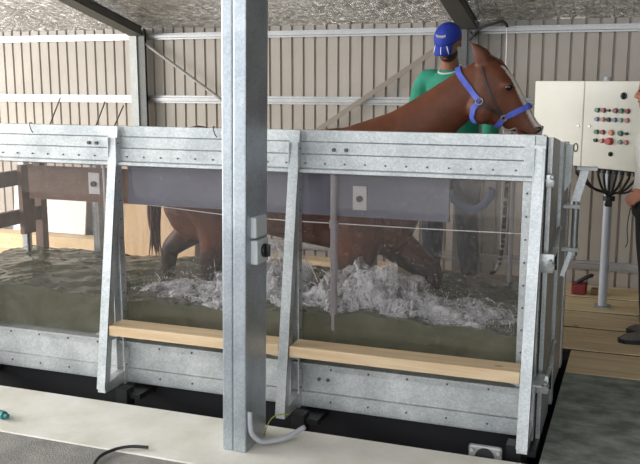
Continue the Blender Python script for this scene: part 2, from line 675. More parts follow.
# ribbed wall
WY = 3.55
PITCH = 0.114


def ribbed(bm, x0, x1, y, z0, z1, pitch):
    prof = []
    x = x0
    while x < x1:
        prof += [(x, y), (x + pitch * 0.80, y), (x + pitch * 0.84, y + 0.022), (x + pitch * 0.96, y + 0.022)]
        # small swage in the pan
        x += pitch
    prof.append((x1, y))
    vs = [[bm.verts.new((p[0], p[1], z)) for p in prof] for z in (z0, z1)]
    for i in range(len(prof) - 1):
        bm.faces.new((vs[0][i], vs[0][i + 1], vs[1][i + 1], vs[1][i]))


bm = B(); ribbed(bm, -8.72, 3.2, WY, ZF - 0.08, 2.20, PITCH)
w = struct(link('wall_back', bm, M['wall']))
so = w.modifiers.new('t', 'SOLIDIFY'); so.thickness = 0.004; so.offset = 1
bm = B(); box(bm, 3.2, 3.24, -6.5, 3.57, -0.5, 4.5)
struct(link('wall_right', bm, M['wall_dark']))  # unseen wall, kept dark to deepen the shade on steel facing it


# girts of the back wall: a hat-shaped section each
def girt(zc, h, name, x0=-8.7, x1=3.2, y=WY - 0.003, d=0.05, m='galv_bright'):
    bm = B()
    prism(bm, [(y, zc - h / 2), (y - d * 0.5, zc - h / 2), (y - d * 0.5, zc - h * 0.25), (y - d, zc - h * 0.2), (y - d, zc + h * 0.2),
               (y - d * 0.5, zc + h * 0.25), (y - d * 0.5, zc + h / 2), (y, zc + h / 2)], 0, x0, x1)
    return struct(link(name, bm, M[m]))


girt(1.508, 0.075, 'trim_1')
girt(2.117, 0.062, 'trim_2', d=0.06)
girt(0.13, 0.075, 'trim_3')


# roof
def roof_z(y):
    return 2.198 + 0.227 * (3.5 - y)


bm = B()
nx, ny = 240, 120
g = {}
for i in range(nx + 1):
    for j in range(ny + 1):
        x = -8.7 + 11.9 * i / nx
        y = 3.6 - 8.6 * j / ny
        sag = 0.012 * noise.noise(V((x * 2.2, y * 2.2, 0))) + 0.006 * noise.noise(V((x * 9, y * 9, 3)))
        g[i, j] = bm.verts.new((x, y, roof_z(y) + sag + 0.01))
for i in range(nx):
    for j in range(ny):
        bm.faces.new((g[i, j], g[i + 1, j], g[i + 1, j + 1], g[i, j + 1]))
c = struct(link('ceiling', bm, M['foil'], smooth=True))
bm = B()
prism(bm, [(3.6, roof_z(3.6) + 0.06), (-5.0, roof_z(-5.0) + 0.06), (-5.0, roof_z(-5.0) + 0.09), (3.6, roof_z(3.6) + 0.09)], 0, -8.75, 3.25)
struct(link('ceiling_sheet', bm, M['galv_dull']))
# purlins under the foil
for i, y in enumerate((3.42, 2.2, 1.0)):
    pass

# portal columns and rafters
def c_section(bm, x0, x1, y0, y1, z0, z1, t=0.006):
    box(bm, x0, x1, y0, y0 + t, z0, z1)          # front flange
    box(bm, x1 - t, x1, y0, y1, z0, z1)          # web on the right
    box(bm, x0, x1, y1 - t, y1, z0, z1)
    box(bm, x0, x0 + t, y0, y0 + 0.02, z0, z1)


for (xc, lab, lab2) in ((-4.27, 'galvanised wall column with a diagonal brace, at left behind the tank', 'roof rafter sloping down at upper left onto the wall column'),
                  (-1.02, 'wall column behind the man in the blue cap', 'roof rafter sloping down behind the blue cap')):
    bm = B()
    box(bm, xc - 0.085, xc - 0.005, 3.40, 3.49, ZF, roof_z(3.45) - 0.02)
    box(bm, xc - 0.005, xc + 0.085, 3.415, 3.435, ZF, roof_z(3.45) - 0.02)
    box(bm, xc + 0.07, xc + 0.085, 3.40, 3.435, ZF, roof_z(3.45) - 0.02)
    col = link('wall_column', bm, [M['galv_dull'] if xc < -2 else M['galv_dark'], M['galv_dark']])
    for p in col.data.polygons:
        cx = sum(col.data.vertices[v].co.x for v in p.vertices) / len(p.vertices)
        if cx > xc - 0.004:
            p.material_index = 1  # right part gets the painted shade tone
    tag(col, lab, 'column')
    bm = B()
    y0, y1 = 3.39, -4.9
    for (dx0, dx1, d0, d1) in ((-0.075, 0.075, 0.088, 0.073), (0.05, 0.062, 0.0, 0.075), (-0.075, 0.075, 0.0, 0.012), (-0.075, -0.063, 0.05, 0.08), (0.063, 0.075, 0.05, 0.08)):
        prism(bm, [(y0, roof_z(y0) - d0 - 0.015), (y0, roof_z(y0) - d1 - 0.015), (y1, roof_z(y1) - d1 - 0.015), (y1, roof_z(y1) - d0 - 0.015)], 0, xc + dx0, xc + dx1)
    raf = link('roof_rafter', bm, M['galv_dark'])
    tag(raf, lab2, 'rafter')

# diagonal wall braces
bm = B(); bar(bm, (-4.20, 3.44, 2.05), (-3.15, 3.44, 1.36), 0.03, 0.006, (0, 1, 0))
tube(bm, [(-4.20, 3.43, 2.05), (-3.15, 3.43, 1.36)], 0.014, 8)
tag(link('wall_brace', bm, M['galv_bright'], smooth=True), 'shiny diagonal brace bar running down right from the left wall column', 'brace')
bm = B(); bar(bm, (-1.13, 3.44, 2.07), (-2.75, 3.44, 1.01), 0.045, 0.008, (0, 1, 0))
tag(link('wall_brace', bm, M['brace']), 'flat diagonal brace strap running up right to the column behind the blue cap', 'brace')
# black cable with a thin drop wire
bm = B(); tube(bm, smooth_path([(-1.0, 3.38, 2.03), (-0.92, 3.33, 2.11), (-0.80, 3.30, 2.155), (-0.71, 3.30, 2.17), (-0.68, 3.33, 2.13)]), 0.011, 8)
tube(bm, smooth_path([(-1.0, 3.38, 2.10), (-0.96, 3.35, 2.06), (-0.93, 3.36, 2.10)]), 0.010, 8)
t = link('black_cable', bm, M['cable'], smooth=True); tag(t, 'black cable looping out from the column above the horse', 'cable')
bm = B(); tube(bm, [(-0.683, 3.34, 2.14), (-0.672, 3.34, ZF + 0.2)], 0.005, 6)
tag(link('drop_wire', bm, M['pole']), 'thin pale wire hanging from the black cable above the horse', 'wire')

# bits leaning or lying against the far wall, seen through the glass
bm = B(); box(bm, -0.40, 0.40, -0.01, 0.01, 0, 1.02)
o = link('plywood_sheet', bm, M['ply']); o.location = (-3.98, 3.20, ZF + .003); o.rotation_euler = (R(-6), 0, 0)
tag(o, 'tan plywood sheet leaning by the wall, seen through the second glass bay', 'board')
bm = B(); box(bm, -0.45, 0.45, -0.01, 0.01, 0, 0.5)
o = link('white_sheet', bm, M['white']); o.location = (-5.35, 3.30, 0.125); o.rotation_euler = (R(-8), 0, 0)
tag(o, 'white sheet standing on a sleeper by the far wall behind the brown gate', 'board')
timber('timber_sleeper', -6.6, -4.6, 3.12, 3.34, ZF, 0.12, M['deck'], 'timber sleeper under the white sheet at far left', 'timber', 'sleepers along the far wall')
timber('timber_sleeper', -3.3, -1.4, 3.20, 3.40, ZF, 0.06, M['deck'], 'timber sleeper on the deck behind the middle of the tank', 'timber', 'sleepers along the far wall')
# working platform behind the tank
pl = thing('work_platform', 'low timber platform the man in the blue cap stands on', 'platform', (-0.8, 1.85, ZF))
bm = B(); box(bm, -1.35, -0.25, 1.56, 1.86, 0.265, 0.30, 0.004); box(bm, -1.35, -0.25, 1.87, 2.16, 0.265, 0.30, 0.004); link('top', bm, M['deckdark'], pl)
for x in (-1.3, -0.3):
    for y in (1.60, 2.11):
        bm = B(); box(bm, x - 0.035, x + 0.035, y - 0.035, y + 0.035, ZF, 0.265); link('leg', bm, M['deckdark'], pl)

# ------------------------------------------------------------------ the tank
H = 1.45
TW = 1.30
XL, XR = -4.0, 0.0
tank = thing('treadmill_tank', 'long galvanised steel horse treadmill tank with glass side panes', 'tank', (-2.0, 0.7, -0.5))
RX = [-3.36, -2.29, -1.22, -0.012]


FD = 0.115   # the far side stands lower


def top_profile(s, y0):
    # outer face at y0, s=+1 body inwards (+y) / -1
    P_ = [(0.012, 1.45), (0.011, 1.396), (0.002, 1.390), (0.002, 1.334), (-0.007, 1.328), (-0.007, 1.262), (-0.034, 1.256), (-0.034, 1.240), (0.0, 1.232), (0.055, 1.232), (0.055, 1.45)]
    return [(y0 + s * a, z - (FD if s < 0 else 0)) for a, z in P_]


def bot_profile(s, y0):
    P_ = [(0.0, 0.240), (-0.030, 0.236), (-0.030, 0.226), (-0.010, 0.222), (-0.010, 0.196), (0.006, 0.19), (0.0, 0.075), (-0.010, 0.07), (-0.014, 0.0), (-0.014, -0.01), (0.05, -0.01), (0.05, 0.236)]
    return [(y0 + s * a, z) for a, z in P_]


for s, y0 in ((1, 0.0), (-1, TW)):
    bm = B(); prism(bm, top_profile(s, y0), 0, XL, XR)
    if s == 1:
        for k in range(38):
            x = XL + 0.1 + k * 0.105
            if min(abs(x - r) for r in RX) > 0.04:
                bolt(bm, (x, y0 - 0.007, 1.285), (0, -1, 0), 0.006, 0.006)
        for x in (-2.47, -2.42, -1.02, -0.955):
            bolt(bm, (x, y0 + 0.002, 1.355), (0, -1, 0), 0.013, 0.010)
        box(bm, -0.085, -0.038, -0.009, 0.02, 1.262, 1.446)
    link('top_channel', bm, [M['galv'], M['bolt']], tank)
    bm = B(); prism(bm, bot_profile(s, y0), 0, XL, XR)
    if s == 1:
        for k in range(20):
            x = XL + 0.1 + k * 0.205
            if min(abs(x - r) for r in RX) > 0.04:
                bolt(bm, (x, y0 - 0.009, 0.207), (0, -1, 0), 0.007, 0.006)
                bolt(bm, (x, y0 - 0.012, 0.03), (0, -1, 0), 0.007, 0.005)
        for x in (-1.10, -1.05):
            bolt(bm, (x, y0 + 0.004, 0.145), (0, -1, 0), 0.012, 0.010)
    link('bottom_channel', bm, [M['galv'], M['bolt']], tank)
    # glass panes, one per bay, with narrow steel edges
    for a, b in zip([XL + 0.0] + RX[:-1], RX):
        yc = y0 + s * 0.022
        bm = B(); box(bm, a + 0.02, b - 0.02, yc - 0.005, yc + 0.005, 0.228, 1.24 if s > 0 else 1.24 - FD)
        link('glass_pane', bm, M['glass'], tank)
    # buttresses
    for xr in RX:
        bm = B()
        S = -s
        hw = 0.026
        if s == 1:
            top = V((0, y0 + S * 0.022, H if xr < -1 else 1.405)); ft = V((0, y0 + S * 0.25, 0.02))
        else:
            top = V((0, y0 + S * 0.022, H - FD)); ft = V((0, y0 + S * 0.10, 0.02))
        # front flange (outer face of a channel) and its side lips
        a1, b1 = top + V((xr, 0, 0)), ft + V((xr, 0, 0))
        d = (b1 - a1).normalized()
        nrm = V((0, -d.z, d.y)) if S < 0 else V((0, d.z, -d.y))
        if (nrm.y > 0) == (S < 0):
            nrm = -nrm
        rs = [[p + V((sx * hw, 0, 0)) + nrm * q for sx, q in ((-1, 0), (1, 0), (1, -0.008), (-1, -0.008))] for p in (a1, b1)]
        rings(bm, rs)
        for sx in (-1, 1):
            rs = [[p + V((sx * hw - (0.006 if sx > 0 else 0), 0, 0)) + V((i * 0.006, 0, 0)) + nrm * q for i, q in ((0, -0.004), (1, -0.004), (1, -0.048), (0, -0.048))] for p in (a1 + d * 0.02, b1)]
            rings(bm, rs)
        # upright on the tank face
        for sx in (-1, 1):
            x_ = xr + sx * 0.024
            box(bm, x_ - 0.003, x_ + 0.003, min(y0, y0 + S * 0.05), max(y0, y0 + S * 0.05), -0.01, 1.39 if s > 0 else 1.30)
        box(bm, xr - 0.025, xr + 0.025, min(y0 + S * 0.001, y0 + S * 0.008), max(y0 + S * 0.001, y0 + S * 0.008), -0.01, 1.39 if s > 0 else 1.30)
        # upper web plate
        zt, zb = top.z - 0.01, 0.92
        yy = lambda z: top.y + (ft.y - top.y) * (H - z) / (H - 0.02)
        prism(bm, [(y0, zt), (yy(zt), zt), (yy(zb) - S * 0.01, zb), (y0, zb)], 0, xr + 0.008, xr + 0.014)
        # bench tie and foot tie
        box(bm, xr - 0.024, xr + 0.024, min(y0, yy(0.3)) + 0.004, max(y0, yy(0.3)) - 0.004, 0.28, 0.312)
        prism(bm, [(y0, 0.075), (yy(0.04) - S * 0.01, 0.045), (yy(0.0) - S * 0.01, 0.0), (y0, 0.0)], 0, xr - 0.024, xr + 0.024)
        # bench brackets
        if s == 1:
            box(bm, xr + 0.024, xr + 0.07, -0.175, -0.02, 0.306, 0.314)
            if xr > -3:
                box(bm, xr - 0.07, xr - 0.024, -0.175, -0.02, 0.306, 0.314)
            for z in [0.1 + 0.105 * k for k in range(13)]:
                bolt(bm, (xr + 0.027, -0.03, z), (1, 0, 0), 0.005, 0.005)
        link('buttress', bm, [M['galv'], M['bolt']], tank)
# side edge strip beside the right pane
bm = B(); box(bm, -0.085, -0.04, -0.004, 0.016, 0.23, 1.24)
for k in range(9):
    bolt(bm, (-0.064, -0.004, 0.3 + 0.11 * k), (0, -1, 0), 0.007, 0.005)
link('edge_strip', bm, [M['galv'], M['bolt']], tank)
# base frame and its short legs in the pit
bm = B(); box(bm, XL, -0.02, 0.05, TW - 0.05, -0.30, -0.012); link('base_frame', bm, M['pit'], tank)
for x in (-3.3, -2.22, -1.16, -0.06):
    bm = B(); box(bm, x - 0.035, x + 0.035, -0.16, -0.08, -0.5, -0.002); box(bm, x - 0.02, x + 0.10, -0.13, 0.06, -0.06, -0.03)
    link('support_leg', bm, M['blackmetal'], tank)
bm = B(); box(bm, XL + 0.02, -0.05, 0.06, TW - 0.06, -0.011, 0.0); link('walking_belt', bm, M['black'], tank)
# corner post and end door
bm = B(); box(bm, -0.036, 0.012, 0.003, 0.06, -0.01, 1.446)
link('corner_post', bm, M['galv'], tank)
bm = B(); box(bm, -0.036, 0.016, TW - 0.06, TW, -0.01, 1.448 - FD)
link('corner_post', bm, M['galv'], tank)
dtop = lambda y: 1.442 - 0.108 * (y - 0.03)
door = B()
prism(door, [(0.03, -0.03), (1.26, -0.03), (1.26, dtop(1.26)), (0.03, dtop(0.03))], 0, 0.020, 0.030)
for (y0_, y1_, xo) in ((0.03, 0.40, 0.040), (0.52, 0.60, 0.048), (1.16, 1.26, 0.038)):
    prism(door, [(y0_, -0.03), (y1_, -0.03), (y1_, dtop(y1_)), (y0_, dtop(y0_))], 0, 0.0295, xo)
door = link('end_door', door, M['galv'], tank)
bm = B(); prism(bm, [(0.030, 1.345), (0.066, 1.345), (0.066, 1.14), (0.030, 1.08)], 1, 0.90, 0.95)
link('stiffener_fin', bm, M['galv'], door)
bm = B(); tube(bm, [V((0.078 + 0.011 * math.cos(a), 0.925, 1.33 + 0.022 * math.sin(a))) for a in [2 * PI * k / 16 for k in range(17)]], 0.004, 6)
link('lifting_eye', bm, M['brass'], door)


def latch(z, big=True):
    bm = B()
    box(bm, 0.0, 0.075, -0.035, 0.0, z - 0.045, z + 0.045, 0.004)
    cyl(bm, (0.060, -0.05, z + 0.01), (0.060, 0.36, z + 0.11), 0.009, 10)
    cyl(bm, (0.062, -0.02, z - 0.005), (0.062, -0.06, z - 0.012), 0.018, 10)
    cyl(bm, (0.052, 0.1, z - 0.02), (0.072, 0.1, z + 0.06), 0.010, 8)
    ell(bm, (0.062, 0.34, z + 0.10), (0.016, 0.03, 0.018))
    link('toggle_latch', bm, M['galv'], door, smooth=True)
    bm = B(); cyl(bm, (0.078, -0.02, z + 0.03), (0.078, 0.0, z - 0.025), 0.008, 8); link('latch_bolt', bm, M['blackmetal'], door, smooth=True)
    bm = B(); cyl(bm, (0.07, 0.10, z + 0.05), (0.07, 0.12, z - 0.06), 0.006, 8)
    link('latch_bolt', bm, M['blackmetal'], door, smooth=True)


bm = B(); box(bm, 0.0125, 0.0195, -0.004, 0.03, -0.01, 1.44); link('door_gap_shade', bm, M['black'], tank)  # black strip painting the shade in the gap beside the door
latch(0.86)
latch(0.27)
bm = B(); cyl(bm, (-0.0, -0.02, 1.245), (0.03, -0.02, 1.245), 0.008, 8); box(bm, 0.02, 0.06, -0.035, 0.005, 1.215, 1.275, 0.006); ell(bm, (0.05, -0.03, 1.262), (0.014, 0.014, 0.014))
link('door_pin', bm, M['galv'], door, smooth=True)
# hinge arm
bm = B()
box(bm, 0.028, 0.12, 0.90, 0.96, 0.99, 1.01); box(bm, 0.028, 0.12, 0.90, 0.96, 0.745, 0.765)
cyl(bm, (0.095, 0.93, 0.72), (0.095, 0.93, 1.03), 0.020, 12)
bar(bm, (0.085, 0.93, 1.0), (0.135, 0.95, 1.21), 0.045, 0.025, (0, 1, 0))
box(bm, 0.09, 0.20, 0.92, 0.98, 1.205, 1.222)
bar(bm, (0.08, 0.92, 0.74), (0.04, 0.9, 0.60), 0.025, 0.025, (0, 1, 0))
link('hinge_arm', bm, M['galv'], door, smooth=True)
# left end frame
bm = B(); box(bm, XL, XL + 0.05, 0.0, 0.05, -0.01, 1.448); box(bm, XL, XL + 0.05, TW - 0.05, TW, -0.01, 1.448 - FD); box(bm, XL, XL + 0.05, 0.05, TW - 0.05, -0.01, 0.24)
link('end_frame', bm, M['galv'], tank)
# inner guard board hung behind the near glass
bm = B(); box(bm, -2.300, -0.455, 0.115, 0.14, 1.003, 1.235); guard = link('guard_board', bm, M['blue_board'], tank)
bm = B(); box(bm, -2.99, -2.301, 0.115, 0.14, 1.003, 1.200); guard2 = link('guard_board', bm, M['brown'], tank)  # left length of the board, coloured brown for the light reflected there
for x0, z0 in ((-0.955, 1.04), (-2.56, 1.05)):
    bm = B(); box(bm, x0, x0 + 0.075, 0.105, 0.115, z0, z0 + 0.125, 0.003)
    p_ = link('mounting_plate', bm, M['plate'], tank)
    bm = B(); cyl(bm, (x0 + 0.04, 0.105, z0 + 0.06), (x0 + 0.04, 0.088, z0 + 0.06), 0.016, 12); link('knob', bm, M['blackmetal'], p_)
bm = B(); cyl(bm, (-1.045, 0.075, 0.40), (-1.045, 0.075, 1.235), 0.019, 14); cyl(bm, (-1.045, 0.075, 0.945), (-1.045, 0.075, 0.985), 0.025, 14)
link('support_pole', bm, M['pole'], tank, smooth=True)
bm = B(); cyl(bm, (-2.44, 0.09, 0.42), (-2.44, 0.09, 1.235), 0.010, 10); link('support_pole', bm, M['pole'], tank, smooth=True)
bm = B(); cyl(bm, (-0.30, 1.24, 0.42), (-0.30, 1.24, 1.12), 0.014, 10); link('support_pole', bm, M['pole'], tank, smooth=True)
bm = B(); tube(bm, smooth_path([(-2.26, 0.16, 1.0), (-2.02, 0.16, 0.985), (-1.7, 0.16, 0.965), (-1.35, 0.16, 0.955), (-1.0, 0.16, 0.955), (-0.62, 0.16, 0.955), (-0.06, 0.16, 0.96)]), 0.0025, 6)
link('white_cord', bm, M['white'], tank, smooth=True)

# brown gate at the far left end
gate = thing('end_gate', 'brown timber gate of two rails and a post, seen through the leftmost glass bay', 'gate', (-3.8, 0.75, 0.0))
bm = B(); box(bm, -3.80, -3.75, 0.08, 1.22, 0.675, 0.775, 0.004); link('rail', bm, M['brown'], gate)
bm = B(); box(bm, -3.80, -3.75, 0.08, 1.22, 0.955, 1.06, 0.004); link('rail', bm, M['brown'], gate)
bm = B(); box(bm, -3.75, -3.71, 0.93, 1.06, 0.60, 1.10, 0.004); link('post', bm, M['brown'], gate)
bm = B(); box(bm, -3.81, -3.74, 1.17, 1.235, 0.0, 1.10, 0.004); link('post', bm, M['brown'], gate)
bm = B(); box(bm, -3.81, -3.74, 0.06, 0.12, 0.0, 1.10, 0.004); link('post', bm, M['brown'], gate)
bm = B(); cyl(bm, (-3.73, 0.99, 0.36), (-3.73, 0.99, 0.60), 0.010, 8); link('drop_bolt', bm, M['blackmetal'], gate)

# ------------------------------------------------------------------ water and splash
def wave(x, y):
    h = 0.455 + 0.028 * noise.noise(V((x * 2.2, y * 2.6, 1.0))) + 0.018 * noise.noise(V((x * 6, y * 7, 4.0))) + 0.008 * noise.noise(V((x * 17, y * 19, 9.0)))
    h += 0.045 * math.exp(-((x + 3.0) / 0.5) ** 2 - ((y - 0.55) / 0.35) ** 2)
    h += 0.03 * math.exp(-((x + 0.75) / 0.6) ** 2)
    h += (0.008 + 0.03 * noise.noise(V((x * 4.0, 2.0, 7.0))) + 0.02 * noise.noise(V((x * 11.0, 2.0, 3.0)))) * math.exp(-(y / 0.15) ** 2)
    return h


bm = B()
nx, ny = 300, 100
xa, xb, ya, yb = XL + 0.06, -0.042, 0.058, TW - 0.058
g = {}
for i in range(nx + 1):
    for j in range(ny + 1):
        x = xa + (xb - xa) * i / nx; y = ya + (yb - ya) * j / ny
        g[i, j] = bm.verts.new((x, y, wave(x, y)))
for i in range(nx):
    for j in range(ny):
        bm.faces.new((g[i, j], g[i + 1, j], g[i + 1, j + 1], g[i, j + 1]))
edge = [g[i, 0] for i in range(nx + 1)] + [g[nx, j] for j in range(1, ny + 1)] + [g[i, ny] for i in range(nx - 1, -1, -1)] + [g[0, j] for j in range(ny - 1, 0, -1)]
low = [bm.verts.new((v.co.x, v.co.y, 0.003)) for v in edge]
n = len(edge)
for i in range(n):
    bm.faces.new((edge[i], low[i], low[(i + 1) % n], edge[(i + 1) % n]))
bm.faces.new(low)
wt = link('water', bm, M['water'], smooth=True)
tag(wt, 'murky olive water churning in the glass tank', 'water', kind='stuff')

bm = B()
rnd = random.Random(3)


def dome(c, r, seed):
    """a ragged sheet of thrown water, open underneath"""
    nu, nv = 56, 16
    gg = {}
    for i in range(nu):
        for j in range(nv + 1):
            a = 2 * PI * i / nu
            e = (PI / 2) * j / nv * 0.97
            d = V((math.cos(a) * math.cos(e), math.sin(a) * math.cos(e), math.sin(e)))
            k = 1 + 0.45 * noise.noise(d * 1.6 + V((seed, 0, 0))) + 0.2 * noise.noise(V((d.x * 5, d.y * 5, d.z * 2)) + V((seed, 5, 0))) + 0.03 * noise.noise(V((d.x * 17, d.y * 17, d.z * 4)) + V((0, seed, 5)))
            p = V(c) + V((d.x * r[0], d.y * r[1], d.z * r[2])) * k
            p.y = max(p.y, .07); p.x = min(p.x, -.07)
            gg[i, j] = bm.verts.new(p)
    for i in range(nu):
        for j in range(nv):
            bm.faces.new((gg[i, j], gg[(i + 1) % nu, j], gg[(i + 1) % nu, j + 1], gg[i, j + 1]))


def arcs(c, n, spread, vz, L):
    for _ in range(n):
        p = V(c) + V((rnd.gauss(0, spread[0]), rnd.gauss(0, spread[1]), rnd.uniform(-0.02, 0.02)))
        vel = V((rnd.gauss(0, 0.5), rnd.gauss(0, 0.25), vz * rnd.uniform(0.4, 1.0)))
        T = L * rnd.uniform(0.15, 0.5)
        t0 = rnd.uniform(0, 0.10)
        pts, rad = [], []
        m = 5
        r0 = rnd.uniform(0.0012, 0.0035)
        for k in range(m):
            t = t0 + T * k / (m - 1)
            q = p + vel * t + V((0, 0, -4.9 * t * t))
            q.y = min(max(q.y, 0.075), 1.2)
            q.x = min(max(q.x, -3.8), -0.08)
            q.z = max(q.z, 0.43)
            pts.append(q); rad.append(r0 * (0.25 + math.sin(PI * (k + 0.3) / m)))
        tube(bm, pts, rad, 5)


def drops(c, n, spread, r=(0.0012, 0.0042)):
    for _ in range(n):
        p = V(c) + V((rnd.gauss(0, spread[0]), rnd.gauss(0, spread[1]), abs(rnd.gauss(0, spread[2]))))
        if not (0.07 < p.y < 1.22 and -3.8 < p.x < -0.08):
            continue
        q = rnd.uniform(*r)
        a_ = [bm.verts.new(p + V(d_) * q) for d_ in ((1, 0, 0), (0, 1, 0), (-1, 0, 0), (0, -1, 0), (0, 0, 1), (0, 0, -1))]
        for k in range(4):
            bm.faces.new((a_[k], a_[(k + 1) % 4], a_[4])); bm.faces.new((a_[(k + 1) % 4], a_[k], a_[5]))


SPL = [((-0.93, 0.30, 0.46), (0.24, 0.17, 0.27)), ((-0.80, 0.36, 0.46), (0.30, 0.20, 0.18)), ((-1.15, 0.28, 0.46), (0.24, 0.15, 0.12)), ((-0.62, 0.30, 0.46), (0.20, 0.16, 0.11)),
       ((-0.45, 0.35, 0.46), (0.26, 0.18, 0.10)), ((-1.45, 0.30, 0.46), (0.18, 0.14, 0.17)), ((-1.56, 0.50, 0.46), (0.22, 0.14, 0.24)), ((-1.95, 0.30, 0.46), (0.26, 0.15, 0.10)),
       ((-1.75, 0.35, 0.46), (0.2, 0.14, 0.14)), ((-2.25, 0.35, 0.45), (0.16, 0.12, 0.06)), ((-0.22, 0.35, 0.46), (0.14, 0.14, 0.06)),
       ((-0.70, 0.14, 0.44), (0.34, 0.08, 0.08)), ((-1.02, 0.14, 0.44), (0.20, 0.08, 0.10)), ((-0.33, 0.16, 0.44), (0.2, 0.08, 0.06)), ((-1.72, 0.14, 0.44), (0.22, 0.08, 0.07))]
for i, (c_, r_) in enumerate(SPL):
    for q in range(3):
        f = 1.0 - 0.22 * q
        dome((c_[0] + .02 * q, c_[1] + .01 * q, c_[2] - .02), (r_[0] * f, r_[1] * f, r_[2] * f), i * 3.7 + q * 1.3)
    arcs((c_[0], c_[1], 0.46), 14, (r_[0] * 0.7, 0.08), 6.0 * r_[2] + 0.9, 0.32)
    drops((c_[0], c_[1], 0.46), 340, (r_[0] * 0.9, 0.12, r_[2] * 0.75))
s_ = link('water_splash', bm, M['splash'], smooth='all')
tag(s_, 'white spray and foam kicked up around the horse legs', 'splash', kind='stuff')

# ------------------------------------------------------------------ the horse
HY = 0.70
horse = thing('horse', 'chestnut horse with a blue halter and white blaze walking in the tank', 'horse', (-1.5, HY, 0.0))


def ring_e(c, u, v, n=24, sq=1.0):
    c, u, v = V(c), V(u), V(v)
    return [c + u * math.cos(2 * PI * k / n) + v * math.sin(2 * PI * k / n) for k in range(n)]


bm = B()
trunk = [(-2.41, 1.10, .10, .08), (-2.385, 1.11, .20, .16), (-2.31, 1.11, .28, .22), (-2.16, 1.11, .315, .265), (-1.97, 1.095, .295, .265), (-1.75, 1.075, .295, .27),
         (-1.5, 1.068, .325, .275), (-1.25, 1.067, .36, .255), (-1.05, 1.045, .365, .225), (-.90, 1.02, .32, .20), (-.81, 1.01, .24, .16), (-.755, 1.02, .12, .08)]
rings(bm, [ring_e((x, HY, z), (0, hw, 0), (0, 0, hh)) for x, z, hh, hw in trunk])
neck = [((-1.30, 1.40), (-.83, 0.96), .17), ((-1.08, 1.468), (-.76, 1.12), .14), ((-.92, 1.522), (-.69, 1.235), .112), ((-.782, 1.60), (-.60, 1.345), .095), ((-.65, 1.682), (-.53, 1.43), .085),
        ((-.54, 1.752), (-.465, 1.49), .08), ((-.455, 1.80), (-.42, 1.56), .078), ((-.40, 1.81), (-.38, 1.64), .07)]
rs = []
for (a, b, hw) in neck:
    A, Bq = V((a[0], HY, a[1])), V((b[0], HY, b[1]))
    c_ = (A + Bq) / 2
    rs.append(ring_e(c_, (0, hw, 0), (A - Bq) / 2))
rings(bm, rs)
head = [((-.43, 1.812), (-.50, 1.64), .060), ((-.385, 1.815), (-.475, 1.545), .085), ((-.335, 1.805), (-.455, 1.485), .100), ((-.285, 1.77), (-.40, 1.462), .098), ((-.243, 1.715), (-.345, 1.455), .085),
        ((-.205, 1.652), (-.305, 1.445), .070), ((-.172, 1.592), (-.265, 1.437), .060), ((-.145, 1.538), (-.222, 1.420), .053), ((-.118, 1.490), (-.185, 1.395), .052), ((-.092, 1.455), (-.160, 1.375), .052), ((-.080, 1.425), (-.135, 1.365), .040), ((-.085, 1.405), (-.115, 1.37), .02)]
rs = []
for (a, b, hw) in head:
    A, Bq = V((a[0], HY, a[1])), V((b[0], HY, b[1]))
    c_ = (A + Bq) / 2
    u = V((0, hw, 0)); v = (A - Bq) / 2
    # squarer section: flat forehead, flat cheeks
    pts = []
    for k in range(24):
        th = 2 * PI * k / 24
        cs, sn = math.cos(th), math.sin(th)
        f = lambda t: math.copysign(abs(t) ** 0.78, t)
        pts.append(c_ + u * f(cs) + v * f(sn))
    rs.append(pts)
rings(bm, rs)
for sy in (-1, 1):
    # brow, cheek, nostril rim
    ell(bm, (-.268, HY + sy * .080, 1.672), (.036, .022, .026))
    ell(bm, (-.40, HY + sy * .065, 1.545), (.075, .045, .085))
    ell(bm, (-.102, HY + sy * .040, 1.440), (.024, .018, .026))
    # ears: cupped cones
    b0 = V((-.405, HY + sy * .050, 1.80)); tip = V((-.482, HY + sy * .062, 1.905))
    ax = tip - b0
    prof = [(-.2, .034), (0, .040), (.2, .042), (.42, .034), (.65, .021), (.85, .011), (1.0, .005)]
    rs = []
    fw_ = V((.83, 0, .56)).normalized()
    for t_, r_ in prof:
        c_ = b0 + ax * t_ + fw_ * (0.010 * math.sin(PI * max(0, min(1, t_))))
        rs.append(ring_e(c_, fw_ * r_, V((0, r_ * .55, 0)), 14))
    rings(bm, rs)


def leg(pts, rad):
    p = smooth_path(pts, 4)
    rr = []
    for i in range(len(pts) - 1):
        for k in range(4):
            rr.append(rad[i] + (rad[i + 1] - rad[i]) * k / 4)
    rr.append(rad[-1])
    tube(bm, p, rr, 14)


yn, yf = HY - 0.14, HY + 0.14
# near hind (mid-stance) and far hind (pushing off behind)
ell(bm, (-2.12, HY - .13, 1.0), (.23, .12, .28)); ell(bm, (-2.18, HY + .13, 1.0), (.22, .12, .28))
leg([(-2.06, yn, 1.0), (-1.97, yn, .80), (-2.03, yn, .56), (-2.01, yn, .40), (-1.96, yn, .17), (-1.92, yn, .10)], [.16, .12, .066, .045, .040, .038])
leg([(-1.92, yn, .115), (-1.89, yn, .05), (-1.88, yn, .004)], [.042, .055, .062])
leg([(-2.20, yf, 1.0), (-2.20, yf, .82), (-2.40, yf, .655), (-2.47, yf, .575), (-2.49, yf, .36), (-2.50, yf, .27)], [.16, .12, .075, .058, .042, .040])
leg([(-2.50, yf, .28), (-2.53, yf, .20), (-2.55, yf, .15)], [.042, .05, .056])
